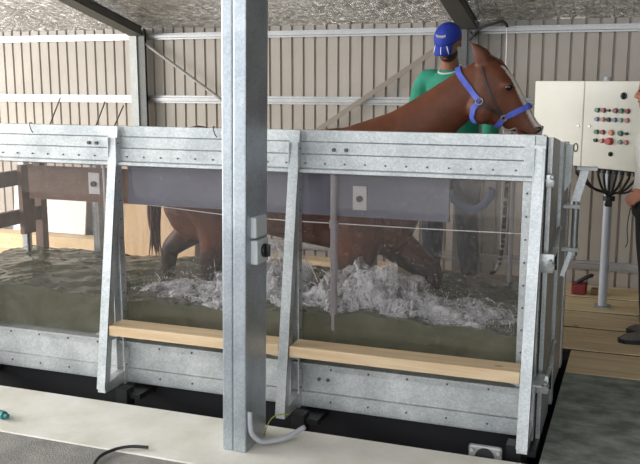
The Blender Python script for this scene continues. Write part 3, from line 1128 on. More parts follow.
# near fore upright under the shoulder, far fore raised with the knee bent
leg([(-1.08, yn, 1.02), (-1.06, yn, .84), (-1.09, yn, .66), (-1.10, yn, .48), (-1.12, yn, .16), (-1.10, yn, .10)], [.17, .15, .105, .058, .040, .038])
leg([(-1.10, yn, .11), (-1.07, yn, .05), (-1.06, yn, .004)], [.04, .052, .058])
leg([(-1.02, yf, 1.02), (-.98, yf, .80), (-.78, yf, .63), (-.70, yf, .575), (-.70, yf, .36), (-.73, yf, .30)], [.16, .125, .082, .066, .042, .039])
leg([(-.725, yf, .31), (-.78, yf, .25), (-.81, yf, .22)], [.04, .05, .055])
body = remeshed('body', bm, 0.011, M['coat'], horse, 5)
ca = body.data.color_attributes.new('coat', 'FLOAT_COLOR', 'POINT')
ch = V((0.125, 0.040, 0.018))
dk = V((0.035, 0.018, 0.012))
wh = V((0.72, 0.66, 0.60))
mz = V((0.07, 0.035, 0.028))
top_line = [V((a[0], 0, a[1])) for a, b, h in head]


def dist_seg(p, a, b):
    ab = b - a
    t = max(0, min(1, (p - a).dot(ab) / ab.length_squared))
    return (p - (a + ab * t)).length


for i, v in enumerate(body.data.vertices):
    p = v.co
    c_ = ch.copy()
    if p.z < 0.72 and p.x < -0.5:
        t = min(1, max(0, (0.74 - p.z) / 0.12))
        c_ = c_.lerp(dk, t)
    if p.x > -0.34:
        q = V((p.x, 0, p.z))
        dl_ = min(dist_seg(q, top_line[k], top_line[k + 1]) for k in range(3, 10))
        if p.x > -0.17:
            t = min(1, (p.x + 0.17) / 0.07) * 0.75
            c_ = c_.lerp(mz, t)
        if abs(p.y - HY) < 0.05:
            t = max(0, min(1, (0.025 - dl_) / 0.012))
            c_ = c_.lerp(wh, t)
    # darker inside the ear
    if p.z > 1.83 and p.x > -0.45 + 0:
        c_ = c_.lerp(mz, 0.3)
    ca.data[i].color = (c_.x, c_.y, c_.z, 1)

for sy in (-1, 1):
    bm = B(); ell(bm, (-.256, HY + sy * .088, 1.662), (.021, .014, .017)); link('eye', bm, M['eye'], body, smooth='all')
    bm = B(); ell(bm, (-.094, HY + sy * .050, 1.440), (.011, .009, .017), Matrix.Rotation(R(30), 3, 'Y')); link('nostril', bm, M['eye'], body, smooth='all')
bm = B(); tube(bm, smooth_path([(-.115, HY - .040, 1.398), (-.15, HY - .052, 1.412), (-.19, HY - .054, 1.432)]), 0.004, 6); link('mouth', bm, M['eye'], body)
# mane on the far side of the crest with a little forelock
bm = B()
rm = random.Random(5)
crest = [V((a[0], HY, a[1])) for a, b, h in neck]
cp = smooth_path(crest, 10)
for k, p in enumerate(cp):
    for q in range(3):
        j = V((rm.uniform(-.02, .02), rm.uniform(0.0, .03), rm.uniform(-.004, .008)))
        s0 = p + j + V((-.012, .028, -.022))
        drop = rm.uniform(.10, .17)
        tube(bm, [s0 + V((0.0, 0.0, -.016)), s0 + V((-.012, .03, -.010)), s0 + V((-.024, .075, -.055)), s0 + V((-.034, .10, -drop))], [.006, .010, .010, .003], 6)
link('mane', bm, M['mane'], horse, smooth='all')
bm = B()
for k in range(16):
    s0 = V((-.405 + rm.uniform(-.015, .015), HY + rm.uniform(-.03, .03), 1.815))
    tube(bm, [s0 + V((-.02, 0, -.01)), s0 + V((.02, rm.uniform(-.01, .01), .012)), s0 + V((.07, rm.uniform(-.02, .02), -.012)), s0 + V((.115, rm.uniform(-.02, .02), -.06))], [.005, .008, .007, .003], 6)
link('forelock', bm, M['mane'], horse, smooth='all')
bm = B()
for k in range(14):
    y_ = HY + rm.uniform(-.035, .035)
    tube(bm, smooth_path([(-2.38, HY + rm.uniform(-.02, .02), 1.24), (-2.46 + rm.uniform(-.02, .02), y_, 1.10), (-2.49 + rm.uniform(-.03, .03), y_, .85), (-2.47 + rm.uniform(-.04, .04), y_ + rm.uniform(-.03, .03), .58)], 4), [.009] * 10 + [.006, .004, .002], 6)
link('tail', bm, M['mane'], horse, smooth='all')

# halter: straps follow the head at a small stand-off, found by casting rays onto the body
from mathutils.bvhtree import BVHTree
bvh = BVHTree.FromPolygons([v.co.copy() for v in body.data.vertices], [list(p.vertices) for p in body.data.polygons])


def surf(x, z, sy, off=0.006):
    h = bvh.ray_cast(V((x, HY + sy * 0.6, z)), V((0, -sy, 0)))
    if h[0] is None:
        return V((x, HY, z)), V((0, sy, 0))
    return h[0] + h[1] * off, h[1]


def strap(bm, pts2, sy, w, t=0.005):
    P_ = []
    for (a, b) in zip(pts2[:-1], pts2[1:]):
        for k in range(8):
            P_.append((a[0] + (b[0] - a[0]) * k / 8, a[1] + (b[1] - a[1]) * k / 8))
    P_.append(pts2[-1])
    S_ = [surf(x, z, sy) for x, z in P_]
    rs = []
    for i, (p, nn) in enumerate(S_):
        d = (S_[min(i + 1, len(S_) - 1)][0] - S_[max(i - 1, 0)][0]).normalized()
        s2 = d.cross(nn).normalized()
        n2 = s2.cross(d).normalized()
        rs.append([p + s2 * w / 2 * i_ + n2 * t / 2 * j_ for i_, j_ in ((-1, -1), (1, -1), (1, 1), (-1, 1))])
    rings(bm, rs)


def loop_over(bm, a, b, w, arch):
    """strap crossing over the top of head or neck from near side to far side"""
    pa, na = surf(*a, -1); pb, nb = surf(*a, 1)
    pts = []
    for k in range(13):
        th = PI * k / 12
        c_ = V((a[0], HY, a[1])).lerp(V((b[0], HY, b[1])), math.sin(th))
        hwid = abs(pa.y - HY)
        pts.append(V((c_.x, HY - math.cos(th) * hwid, c_.z)))
    d_long = V((b[0] - a[0], 0, b[1] - a[1])).normalized()
    side = V((d_long.z, 0, -d_long.x))
    rs = []
    for i, p in enumerate(pts):
        d = (pts[min(i + 1, 12)] - pts[max(i - 1, 0)]).normalized()
        nn = d.cross(side).normalized()
        rs.append([p + side * w / 2 * i_ + nn * 0.0025 * j_ for i_, j_ in ((-1, -1), (1, -1), (1, 1), (-1, 1))])
    rings(bm, rs)


ring1 = (-.405, 1.585); ring2 = (-.278, 1.500)
halter = bpy.data.objects.new('halter', None); scene.collection.objects.link(halter); halter.parent = horse; halter.matrix_parent_inverse = Matrix.Translation(-V(horse.location))
bm = B()
for sy in (-1, 1):
    strap(bm, [(-.535, 1.735), (-.48, 1.67), ring1], sy, 0.030)
    strap(bm, [ring1, (-.435, 1.55), (-.445, 1.50), (-.43, 1.475)], sy, 0.030)
    strap(bm, [ring2, (-.21, 1.535), (-.170, 1.555)], sy, 0.030)
    strap(bm, [ring2, (-.305, 1.468), (-.325, 1.452)], sy, 0.030)
loop_over(bm, (-.535, 1.735), (-.548, 1.768), 0.030, 0)
loop_over(bm, (-.172, 1.553), (-.150, 1.568), 0.030, 0)
h1 = link('webbing_strap', bm, M['halter'], halter)
bm = B()
for sy in (-1, 1):
    strap(bm, [ring1, (-.34, 1.54), ring2], sy, 0.018, 0.006)
    strap(bm, [(-.405, 1.77), (-.375, 1.68), (-.33, 1.58), ring2], sy, 0.012, 0.005)
link('cheek_strap', bm, M['leather'], halter)
for (rx, rz), rr_ in ((ring1, .019), (ring2, .015)):
    for sy in (-1, 1):
        p, nn = surf(rx, rz, sy, 0.010)
        u, w_ = frame_of(nn)
        bm = B(); tube(bm, [p + (u * math.cos(a) + w_ * math.sin(a)) * rr_ for a in [2 * PI * k / 20 for k in range(21)]], 0.004, 6)
        link('ring', bm, M['brass'], halter, smooth='all')
bm = B(); tube(bm, smooth_path([(-.285, HY - .09, 1.455), (-.255, HY - .085, 1.435), (-.215, HY - .08, 1.445), (-.205, HY - .075, 1.425)]), 0.006, 6)
link('snap_clip', bm, M['brass'], halter, smooth='all')

# ------------------------------------------------------------------ people
def head_mesh(bm, c, fwd, up):
    fwd = V(fwd).normalized(); up = V(up); up = (up - fwd * up.dot(fwd)).normalized(); lf = up.cross(fwd)
    mx = Matrix((fwd, lf, up)).transposed()
    T = lambda x, y, z: V(c) + mx @ V((x, y, z))
    ell(bm, T(-0.008, 0, 0.03), (.098, .076, .088), mx, 24)
    ell(bm, T(.022, 0, -.045), (.066, .058, .072), mx, 20)
    ell(bm, T(.066, 0, -.088), (.024, .030, .024), mx)
    ell(bm, T(.070, 0, .022), (.022, .055, .018), mx)         # brow
    tube(bm, [T(.082, 0, .012), T(.100, 0, -.018), T(.108, 0, -.030), T(.088, 0, -.040)], [.009, .013, .016, .010], 10)
    for s in (-1, 1):
        ell(bm, T(.058, s * .038, -.020), (.026, .022, .022), mx)   # cheek bone
        ell(bm, T(-.012, s * .076, -.012), (.017, .009, .031), mx)  # ear
        ell(bm, T(.090, s * .011, -.034), (.011, .009, .008), mx)   # nostril wing
    ell(bm, T(.082, 0, -.058), (.012, .024, .008), mx)
    ell(bm, T(.080, 0, -.070), (.012, .021, .008), mx)
    return T, mx


def hand_mesh(bm, wrist, d, nrm, thumb_side, curl):
    """d: wrist to knuckles, nrm: palm normal, thumb_side: unit vector to the thumb side"""
    d = V(d).normalized(); nrm = V(nrm); nrm = (nrm - d * nrm.dot(d)).normalized()
    ts = d.cross(nrm)
    if ts.dot(V(thumb_side)) < 0:
        ts = -ts
    w = V(wrist)
    mx = Matrix((d, ts, nrm)).transposed()
    ell(bm, w + d * .048, (.054, .042, .016), mx)
    tips = []
    for k, (off, L) in enumerate(((.033, .074), (.011, .084), (-.011, .077), (-.032, .060))):
        p = w + d * .088 + ts * off
        a = 0.0
        pts = [w + d * .05 + ts * off * .85, p]
        for f, cv in ((.45, curl * .7), (.30, curl * 1.1), (.25, curl * .8)):
            a += cv
            p = p + (d * math.cos(a) + nrm * math.sin(a)) * L * f
            pts.append(p)
        tube(bm, pts, [.011, .0098, .009, .0083, .007], 10)
        tips.append(p)
    p = w + d * .022 + ts * .034
    pts = [w + d * .02 + ts * .012, p, p + (d * .6 + ts * .7 + nrm * .4).normalized() * .035, p + (d * .6 + ts * .7 + nrm * .4).normalized() * .035 + (d * .8 + nrm * .7).normalized() * .03]
    tube(bm, pts, [.015, .013, .011, .008], 10)
    return tips


def limb(bm, pts, rad, seg=14):
    p = smooth_path(pts, 5)
    rr = []
    for i in range(len(pts) - 1):
        for k in range(5):
            rr.append(rad[i] + (rad[i + 1] - rad[i]) * k / 5)
    rr.append(rad[-1])
    tube(bm, p, rr, seg)


def torso(bm, hipc, chestc, neckb, side, fwd, grow=0.0, scale=1.0, upto=1.0):
    hipc, chestc, neckb, side, fwd = V(hipc), V(chestc), V(neckb), V(side).normalized(), V(fwd).normalized()
    path = [hipc + V((0, 0, -.07)), hipc, hipc.lerp(chestc, .35), hipc.lerp(chestc, .7), chestc, chestc.lerp(neckb, .45), chestc.lerp(neckb, .78), neckb]
    wd = [.150, .172, .150, .160, .182, .175, .110, .058]
    dp = [.105, .118, .102, .110, .122, .100, .075, .058]
    rs = [ring_e(p, side * (a * scale + grow), fwd * (b * scale + grow), 24) for p, a, b in zip(path, wd, dp)]
    rings(bm, rs[:int(round(len(rs) * upto))])


def boot(bm, ank, fwd, sole_z, g=1.0):
    fwd = V(fwd).normalized(); a = V(ank)
    side = V((0, 0, 1)).cross(fwd)
    rs = []
    for t, w, h in ((-.085, .030, .06), (-.06, .042, .10), (0, .046, .11), (.06, .046, .085), (.11, .050, .068), (.16, .045, .058), (.195, .024, .04)):
        c_ = V((a.x, a.y, sole_z)) + fwd * t * g
        rs.append([c_ + side * w * g * math.cos(x) + V((0, 0, g * max(0.0, h / 2 + h / 2 * math.sin(x) * 1.05))) for x in [2 * PI * k / 16 for k in range(16)]])
    rings(bm, rs)


def person(name, label, P_, fwd, side, cl):
    root = thing(name, label, 'person', (P_['hip'][0], P_['hip'][1], P_['sole']))
    bm = B()
    T, mx = head_mesh(bm, P_['head'], P_['look'], P_['up'])
    limb(bm, [P_['neck'], V(P_['neck']).lerp(V(P_['head']), .5), V(P_['head']) + V((0, 0, -.02))], [.062, .055, .055])
    torso(bm, P_['hip'], P_['chest'], P_['neck'], side, fwd)
    for s in ('l', 'r'):
        limb(bm, [P_['chest'], P_['sh' + s], P_['el' + s], P_['wr' + s]], [.07, .060, .043, .028])
        limb(bm, [P_['hp' + s], P_['kn' + s], P_['an' + s]], [.088, .058, .042])
        hd = P_['hand' + s]
        hand_mesh(bm, P_['wr' + s], *hd)
        boot(bm, P_['an' + s], P_['toe' + s], P_['sole'] + 0.022, .72)
    remeshed('body', bm, P_.get('vox', .0065), cl['skin'], root, 4)
    # eyes, mouth
    for s in (-1, 1):
        bm = B(); ell(bm, T(.083, s * .031, .004), (.011, .014, .009), mx); link('eye', bm, M['eye'], root, smooth='all')
    bm = B(); ell(bm, T(.090, 0, -.064), (.006, .022, .004), mx); link('mouth', bm, M['lip'], root, smooth='all')
    # shirt
    bm = B()
    torso(bm, P_['hip'], P_['chest'], P_['neck'], side, fwd, .018)
    for s in ('l', 'r'):
        sh, el, wr = V(P_['sh' + s]), V(P_['el' + s]), V(P_['wr' + s])
        end = el.lerp(wr, cl['sleeve'])
        limb(bm, [P_['chest'], sh, el, end] if cl['sleeve'] > 0 else [P_['chest'], sh, sh.lerp(el, .75)],
             [.09, .078, .062, .045] if cl['sleeve'] > 0 else [.09, .08, .066])
    remeshed('shirt', bm, .010, cl['shirt'], root, 5)
    # trousers
    bm = B()
    hp = V(P_['hip'])
    rings(bm, [ring_e(hp + V((0, 0, z)), V(side).normalized() * a, V(fwd).normalized() * b, 24) for z, a, b in ((.10, .165, .118), (.05, .178, .125), (0, .19, .135), (-.06, .185, .13), (-.12, .15, .115))])
    for s in ('l', 'r'):
        h_, k_, a_ = V(P_['hp' + s]), V(P_['kn' + s]), V(P_['an' + s])
        limb(bm, [h_ + V((0, 0, .02)), h_.lerp(k_, .5), k_, k_.lerp(a_, .5), a_ + V((0, 0, .05))], [.108, .098, .078, .076, .070])
    remeshed('trousers', bm, .010, cl['trousers'], root, 4)
    for s in ('l', 'r'):
        bm = B(); a_ = V(P_['an' + s]); k_ = V(P_['kn' + s])
        boot(bm, a_, P_['toe' + s], P_['sole'])
        for v in bm.verts:
            pass
        limb(bm, [V((a_.x, a_.y, P_['sole'] + .04)), a_, a_.lerp(k_, cl['bootup'])], [.055, .062, .082])
        bt = remeshed('boot', bm, .009, cl['boot'], root, 4)
        bm = B()
        f_ = V(P_['toe' + s]).normalized(); sd = V((0, 0, 1)).cross(f_)
        pts = [V((a_.x, a_.y, 0)) + f_ * t + sd * w for t, w in ((-.09, .03), (-.09, -.03), (-.04, -.048), (.10, -.056), (.17, -.048), (.205, -.02), (.205, .02), (.17, .048), (.10, .056), (-.04, .048))]
        prism(bm, [(p.x, p.y) for p in pts], 2, P_['sole'], P_['sole'] + .028)
        link('sole', bm, M['boot'], bt)
    return root, T, mx


# man in the blue cap behind the tank: faces the camera side, head bowed to his right
fw_ = V((-.30, -.95, 0)).normalized(); sd_ = V((.95, -.30, 0)).normalized()
mc = V((-.79, 1.86, 0))
Pm = dict(sole=0.30, hip=(mc.x, mc.y + .05, 1.20), chest=(mc.x - .01, mc.y + .0, 1.58), neck=(mc.x - .04, mc.y - .02, 1.765), head=(mc.x - .042, mc.y - .10, 1.945),
          look=(-.26, -.76, -.60), up=(-.1, -.6, .8),
          shl=tuple(mc + sd_ * .215 + V((0, 0, 1.70))), shr=tuple(mc - sd_ * .225 + V((0, 0, 1.70))),
          ell=tuple(mc + sd_ * .25 - fw_ * .03 + V((0, 0, 1.40))), elr=tuple(mc - sd_ * .31 + fw_ * .04 + V((0, 0, 1.42))),
          wrl=tuple(mc + sd_ * .24 + fw_ * .02 + V((0, 0, 1.13))), wrr=tuple(mc - sd_ * .25 + fw_ * .17 + V((0, 0, 1.20))),
          hpl=tuple(mc + sd_ * .09 + V((0, .05, 1.15))), hpr=tuple(mc - sd_ * .09 + V((0, .05, 1.15))),
          knl=(-.69, 1.83, .77), knr=(-.925, 1.83, .77), anl=(-.67, 1.87, .39), anr=(-.94, 1.87, .39),
          toel=(.3, -.95, 0), toer=(-.45, -.9, 0),
          handl=((.05, -.5, -.8), (-1, 0, 0), (0, -1, .2), .45), handr=((-.1, -.5, -.8), (1, 0, 0), (0, -1, .2), .45), vox=.0065)
man, T, mx = person('person', 'person in a green shirt and blue cap, head bowed, standing behind the horse', Pm, fw_, sd_,
                    dict(skin=M['skin_dark'], shirt=M['greenshirt'], trousers=M['navytrousers'], boot=M['boot'], sleeve=.6, bootup=.75))
# beard and short hair
bm = B(); ell(bm, T(-.03, 0, .02), (.083, .080, .085), mx, 20); link('hair', bm, M['hair'], man, smooth='all')
bm = B(); ell(bm, T(.030, 0, -.070), (.066, .061, .052), mx, 20); link('beard', bm, M['hair'], man, smooth='all')
# collar with a pale edge
nb = V(Pm['neck'])
bm = B()
tube(bm, [nb + sd_ * .082 * math.cos(a) + fw_ * .085 * math.sin(a) + V((0, 0, .005 - .03 * math.sin(a))) for a in [2 * PI * k / 24 for k in range(25)]], .006, 8)
link('collar', bm, M['whiteshirt'], man, smooth='all')
# cap: dome, brim, white stripes and a white lettered mark
bm = B()
rs = []
for j in range(10):
    th = PI / 2 * j / 9.6
    rs.append([T(-.006 + .110 * math.cos(a) * math.cos(th), .090 * math.sin(a) * math.cos(th), .035 + .100 * math.sin(th)) for a in [2 * PI * k / 28 for k in range(28)]])
rings(bm, rs)
capo = link('cap', bm, M['cap'], man, smooth='all')
bm = B(); ell(bm, T(-.006, 0, .136), (.010, .010, .006), mx, 10); link('button', bm, M['cap'], capo, smooth='all')


def brim_pt(u, v, dz=0.0):
    # u -1..1 across, v 0..1 outwards
    a = u * R(50)
    r0x, r0y = .104, .088
    x = -.006 + r0x * math.cos(a) + v * .058 * math.cos(a * .9)
    y = r0y * math.sin(a) - v * .006 * math.sin(a)
    z = .040 - v * .034 - .030 * u * u * v + dz
    return T(x, y, z)


bm = B()
gg = {}
for i in range(17):
    for j in range(7):
        for k, dz in ((0, .003), (1, -.003)):
            gg[i, j, k] = bm.verts.new(brim_pt(-1 + i / 8, j / 6, dz))
for i in range(16):
    for j in range(6):
        bm.faces.new([gg[a, b, 0] for a, b in ((i, j), (i + 1, j), (i + 1, j + 1), (i, j + 1))])
        bm.faces.new([gg[a, b, 1] for a, b in ((i, j), (i, j + 1), (i + 1, j + 1), (i + 1, j))])
for i in range(16):
    for j in (0, 6):
        bm.faces.new((gg[i, j, 0], gg[i + 1, j, 0], gg[i + 1, j, 1], gg[i, j, 1]))
for j in range(6):
    for i in (0, 16):
        bm.faces.new((gg[i, j, 0], gg[i, j + 1, 0], gg[i, j + 1, 1], gg[i, j, 1]))
link('brim', bm, M['cap'], capo, smooth=True)
for u0, u1 in ((-.62, -.80), (.05, .25), (.55, .85)):
    bm = B(); tube(bm, [brim_pt(u0 + (u1 - u0) * t, .10 + .86 * t, .004) for t in [k / 8 for k in range(9)]], [.002, .003, .0035, .004, .004, .004, .0035, .003, .002], 6)
    link('stripe', bm, M['white'], capo, smooth='all')
bm = B()
for k in range(9):
    a = R(-26 + 6.6 * k); z = .097
    hgt = (.019, .014, .017, .014, .014, .018, .014, .014, .016)[k]
    rad = math.sqrt(max(0, 1 - ((z - .035) / .1) ** 2))
    p0 = T(-.006 + (.110 * rad + .0015) * math.cos(a), (.090 * rad + .0015) * math.sin(a), z - .005)
    p1 = T(-.006 + (.110 * rad - .001) * math.cos(a), (.090 * rad - .001) * math.sin(a), z - .005 + hgt)
    a2 = a + R(4.6)
    p2 = T(-.006 + (.110 * rad - .001) * math.cos(a2), (.090 * rad - .001) * math.sin(a2), z - .005 + hgt * .8)
    tube(bm, [p0, p1, p2], .0034, 5)
link('cap_mark', bm, M['white'], capo, smooth='all')

# person at the right edge, in profile facing left, remote in hand
px, py = .475, 1.98
fwR = V((-1, -.08, 0)).normalized(); sdR = V((-.08, 1, 0)).normalized()   # sdR: towards the far side = right hand side of a person facing -x
S0 = ZF
Pr = dict(sole=S0, hip=(px + .03, py, .93), chest=(px + .04, py, 1.27), neck=(px + .03, py, 1.47), head=(px - .005, py - .01, 1.63),
          look=(-1, -.12, -.06), up=(0, 0, 1),
          shl=(px + .05, py - .20, 1.39), shr=(px + .05, py + .20, 1.39),
          ell=(px + .06, py - .26, 1.10), elr=(px + .06, py + .25, 1.10),
          wrl=(px - .030, py - .14, .985), wrr=(px + .0, py + .26, .86),
          hpl=(px + .03, py - .09, .88), hpr=(px + .03, py + .09, .88),
          knl=(px + .05, py - .08, .46), knr=(px + .08, py + .10, .46), anl=(px + .075, py - .06, S0 + .09), anr=(px + .12, py + .11, S0 + .09),
          toel=(-.9, -.2, 0), toer=(-.9, .3, 0),
          handl=((-.75, .1, -.6), (.3, .7, -.3), (-.2, .1, .9), .75), handr=((-.1, 0, -1), (0, -1, 0), (-1, 0, 0), .35), vox=.006)
prs, T2, mx2 = person('person', 'person at the right edge in white top and black trousers, holding a remote', Pr, fwR, sdR,
                      dict(skin=M['skin'], shirt=M['whiteshirt'], trousers=M['trousers'], boot=M['bootgrey'], sleeve=.55, bootup=.25))
bm = B(); ell(bm, T2(-.028, 0, .050), (.092, .084, .088), mx2, 22); ell(bm, T2(-.055, 0, -.01), (.062, .078, .075), mx2, 18); link('hair', bm, M['hair'], prs, smooth='all')
# remote control with a hanging cord
wl = V(Pr['wrl']); dR_ = V((-.75, .1, -.6)).normalized()
rc = wl + dR_ * .095 + V((.012, .036, -.018))
bm = B(); box(bm, -.016, .016, -.055, .055, -.012, .012, .004)
rem = link('hand_remote', bm, M['black']); rem.location = rc; rem.rotation_euler = (R(15), R(-20), R(10))
tag(rem, 'black remote control with a hanging cord, held by the person at the right edge', 'remote')
bm = B(); tube(bm, smooth_path([rc, rc + V((-.012, 0, -.07)), rc + V((-.02, .01, -.17)), rc + V((-.012, .01, -.26)), rc + V((-.024, .0, -.30))]), .0035, 6)
cd = link('cord', bm, M['cable'], None, smooth='all'); cd.parent = rem; bpy.context.view_layer.update(); cd.matrix_parent_inverse = rem.matrix_world.inverted()

# ------------------------------------------------------------------ benches
timberlab = ('pine bench plank between the left brace and the foreground column', 'pine bench plank under the right glass bay')
for (x0, x1, lab) in ((-2.262, -1.248, timberlab[0]), (-1.192, -0.040, timberlab[1])):
    bm = B(); box(bm, x0, x1, -0.192, -0.053, 0.3145, 0.372, 0.005)
    o = link('bench_plank', bm, M['bench']); tag(o, lab, 'plank', 'bench planks on the tank side')

# ------------------------------------------------------------------ foreground column
post = thing('steel_column', 'foreground galvanised steel column standing on the pale concrete strip', 'column', (-1.305, -.47, ZF))
x0, x1, y0, y1 = -1.368, -1.247, -0.60, -0.36
ztop = roof_z(-.47) - 0.0
t = .006
xm = (x0 + x1) / 2 - 0.006
bm = B()
for a, b in ((x0, xm - .002), (xm + .002, x1)):
    box(bm, a, b, y0, y1, ZF, ztop, 0.007)
# lips round the groove
box(bm, xm - .004, xm + .004, y0 + .008, y1 - .008, ZF, ztop)
for v in bm.verts:
    v.co.x += 0.0175 * (v.co.z - ZF)
link('shaft', bm, M['galv_post'], post)
bm = B()
for z in (1.28, .78, .30):
    bolt(bm, (x1, y0 + .05, z), (1, 0, 0), .009, .007)
link('bolt', bm, M['galv'], post)
# isolator switch
sw = thing('isolator_switch', 'grey two-part isolator switch with a dark knob on the foreground column', 'switch', (x1, -.47, .86))
bm = B(); box(bm, x1 + .0005, x1 + .045, -.545, -.42, .985, 1.082, .006); link('upper_box', bm, M['switch'], sw)
bm = B(); box(bm, x1 + .0005, x1 + .050, -.545, -.42, .862, .975, .006); lb = link('lower_box', bm, M['switch'], sw)
bm = B(); cyl(bm, (x1 + .05, -.475, .92), (x1 + .065, -.475, .92), .032, 18); box(bm, x1 + .06, x1 + .082, -.483, -.467, .892, .948, .003, None); link('knob', bm, M['blackmetal'], lb, smooth=True)
bm = B(); tube(bm, smooth_path([(x1 + .014, -.575, .16), (x1 + .014, -.575, .10), (x1 + .02, -.565, .045), (x1 + .05, -.53, .0), (x1 + .09, -.48, -.012), (x1 + .14, -.43, -.008), (x1 + .20, -.345, .02)], 6), .013, 10)
cn = link('conduit_pipe', bm, M['pvc'], smooth='all'); tag(cn, 'grey conduit pipe bending out from the foot of the foreground column', 'pipe')
bm = B(); tube(bm, smooth_path([(x1 + .006, -.40, -.035), (x1 + .02, -.37, .03), (x1 + .05, -.34, .06), (x1 + .10, -.30, .055)]), .003, 6)
tag(link('earth_wire', bm, M['earth'], smooth='all'), 'thin green and yellow earth wire beside the foreground column foot', 'wire')

# loose bits on the floor and tank
bm = B(); tube(bm, smooth_path([(-1.70, -.725, ZF + .012), (-1.78, -.75, ZF + .014), (-1.84, -.80, ZF + .010), (-1.86, -.90, ZF + .008), (-1.80, -1.05, ZF + .006)]), .008, 8)
tag(link('black_hose', bm, M['cable'], smooth='all'), 'short black hose end lying on the grey floor at the concrete edge', 'hose')
bm = B(); cyl(bm, (-2.72, -.64, ZF + .022), (-2.60, -.66, ZF + .022), .022, 12); cyl(bm, (-2.605, -.66, ZF + .022), (-2.575, -.665, ZF + .022), .014, 10)
tag(link('hose_fitting', bm, M['teal'], smooth=True), 'teal hose fitting lying on the concrete at the left edge', 'fitting')
# plate with roller in the pit
pp = thing('pit_roller', 'grey mounting plate with a roller in the dark pit by the tank corner', 'fitting', (-.19, -.2, -.5))
bm = B(); box(bm, -.262, -.105, -.215, -.205, -.13, .0, .012); box(bm, -.25, -.12, -.205, -.16, -.5, -.03)
link('plate', bm, M['galv_dull'], pp)
bm = B(); cyl(bm, (-.185, -.23, -.055), (-.185, -.216, -.055), .045, 20); link('roller', bm, M['blackmetal'], pp, smooth=True)
for x in (-.245, -.122):
    bm = B(); bolt(bm, (x, -.215, -.025), (0, -1, 0), .012, .012); link('bolt', bm, M['galv'], pp)

# wire hooks and rods at the tank top
for (x, y, z, dx, dz, lab) in ((-2.72, .10, 1.60, -.035, -.16, 'leftmost thin wire rod sticking up from the tank top'), (-2.42, .10, 1.58, -.03, -.15, 'thin wire rod sticking up beside the left brace'),
                          (-2.30, .10, 1.56, -.03, -.13, 'short wire rod sticking up just right of the left brace')):
    bm = B(); tube(bm, [(x, y, z), (x + dx, y - .06, z + dz + .01)], .004, 6)
    tag(link('wire_rod', bm, M['steelrod']), lab, 'rod')
for (x, lab) in ((-2.86, 'small wire hook over the tank edge at far left'), (-1.69, 'small wire hook over the tank edge left of the foreground column'),):
    bm = B(); tube(bm, smooth_path([(x - .01, .03, 1.455), (x, -.006, 1.456), (x + .012, -.012, 1.42), (x + .025, -.012, 1.405)], 5), .003, 6)
    tag(link('wire_hook', bm, M['steelrod'], smooth='all'), lab, 'hook')

# hose and ropes inside the right bay
bm = B()
hp_ = smooth_path([(-.70, 1.16, 1.05), (-.62, 1.14, .955), (-.54, 1.12, .925), (-.46, 1.10, .95), (-.41, 1.10, 1.02), (-.40, 1.10, 1.06)], 14)
tube(bm, hp_, [.022 + .004 * (i % 2) for i in range(len(hp_))], 12)
tag(link('corrugated_hose', bm, M['bluehose'], smooth='all'), 'grey-blue corrugated hose hanging in a U inside the right glass bay', 'hose')
bm = B()
pts = smooth_path([(-.83, 1.05, 1.10), (-.80, 1.05, 1.14), (-.72, 1.08, 1.13), (-.68, 1.12, 1.09)], 8)
tube(bm, pts, .010, 8)
tag(link('lead_chain', bm, M['plate'], smooth='all'), 'pale lead rope end by the upper end of the corrugated hose', 'rope')
bm = B(); tube(bm, smooth_path([(-.33, 1.22, 1.20), (-.335, 1.20, 1.0), (-.345, 1.20, .7), (-.37, 1.19, .56), (-.41, 1.18, .52)], 10), .012, 8)
tag(link('twisted_rope', bm, M['rope'], smooth='all'), 'black and white twisted rope hanging inside the right glass bay', 'rope')

# ------------------------------------------------------------------ control cabinet
a_ = R(37)
D = V((math.cos(a_), -math.sin(a_), 0)); N = V((-math.sin(a_), -math.cos(a_), 0))
CO = V((.008, 2.60, 0))
cmx = Matrix((D, N, V((0, 0, 1)))).transposed().to_4x4()
cmx.translation = CO
zb, zt = 1.063, 1.690
cab = thing('control_cabinet', 'large cream control cabinet with coloured buttons on a steel pole', 'cabinet', tuple(CO + D * .05 - N * .12))


def cpart(name, bm, m, parent, smooth=False):
    bmesh.ops.transform(bm, matrix=cmx, verts=bm.verts[:])
    return link(name, bm, m, parent, smooth)


bm = B(); box(bm, -.485, .57, -.26, -.012, zb, zt, .006); cpart('body', bm, M['cream'], cab)
bm = B(); box(bm, -.485, -.0035, -.011, .008, zb + .004, zt, .004); d1 = cpart('door', bm, M['cream'], cab)
bm = B(); box(bm, .0035, .57, -.011, .008, zb + .004, zt, .004); d2 = cpart('door', bm, M['cream'], cab)
for u, d in ((-.042, d1), (.064, d2)):
    bm = B(); cyl(bm, (u, .008, 1.365), (u, .014, 1.365), .011, 12); lk = cpart('lock', bm, M['brass'], d, True)


def button(u, z, r, m, h=.018, base=True):
    bm = B()
    if base:
        cyl(bm, (u, .008, z), (u, .013, z), r * 1.12, 16)
        b_ = cpart('button_bezel', bm, M['brass'], d2, True)
        bm = B()
    cyl(bm, (u, .009, z), (u, .009 + h, z), r, 16, r * .88)
    cpart('button', bm, M[m], d2, True)


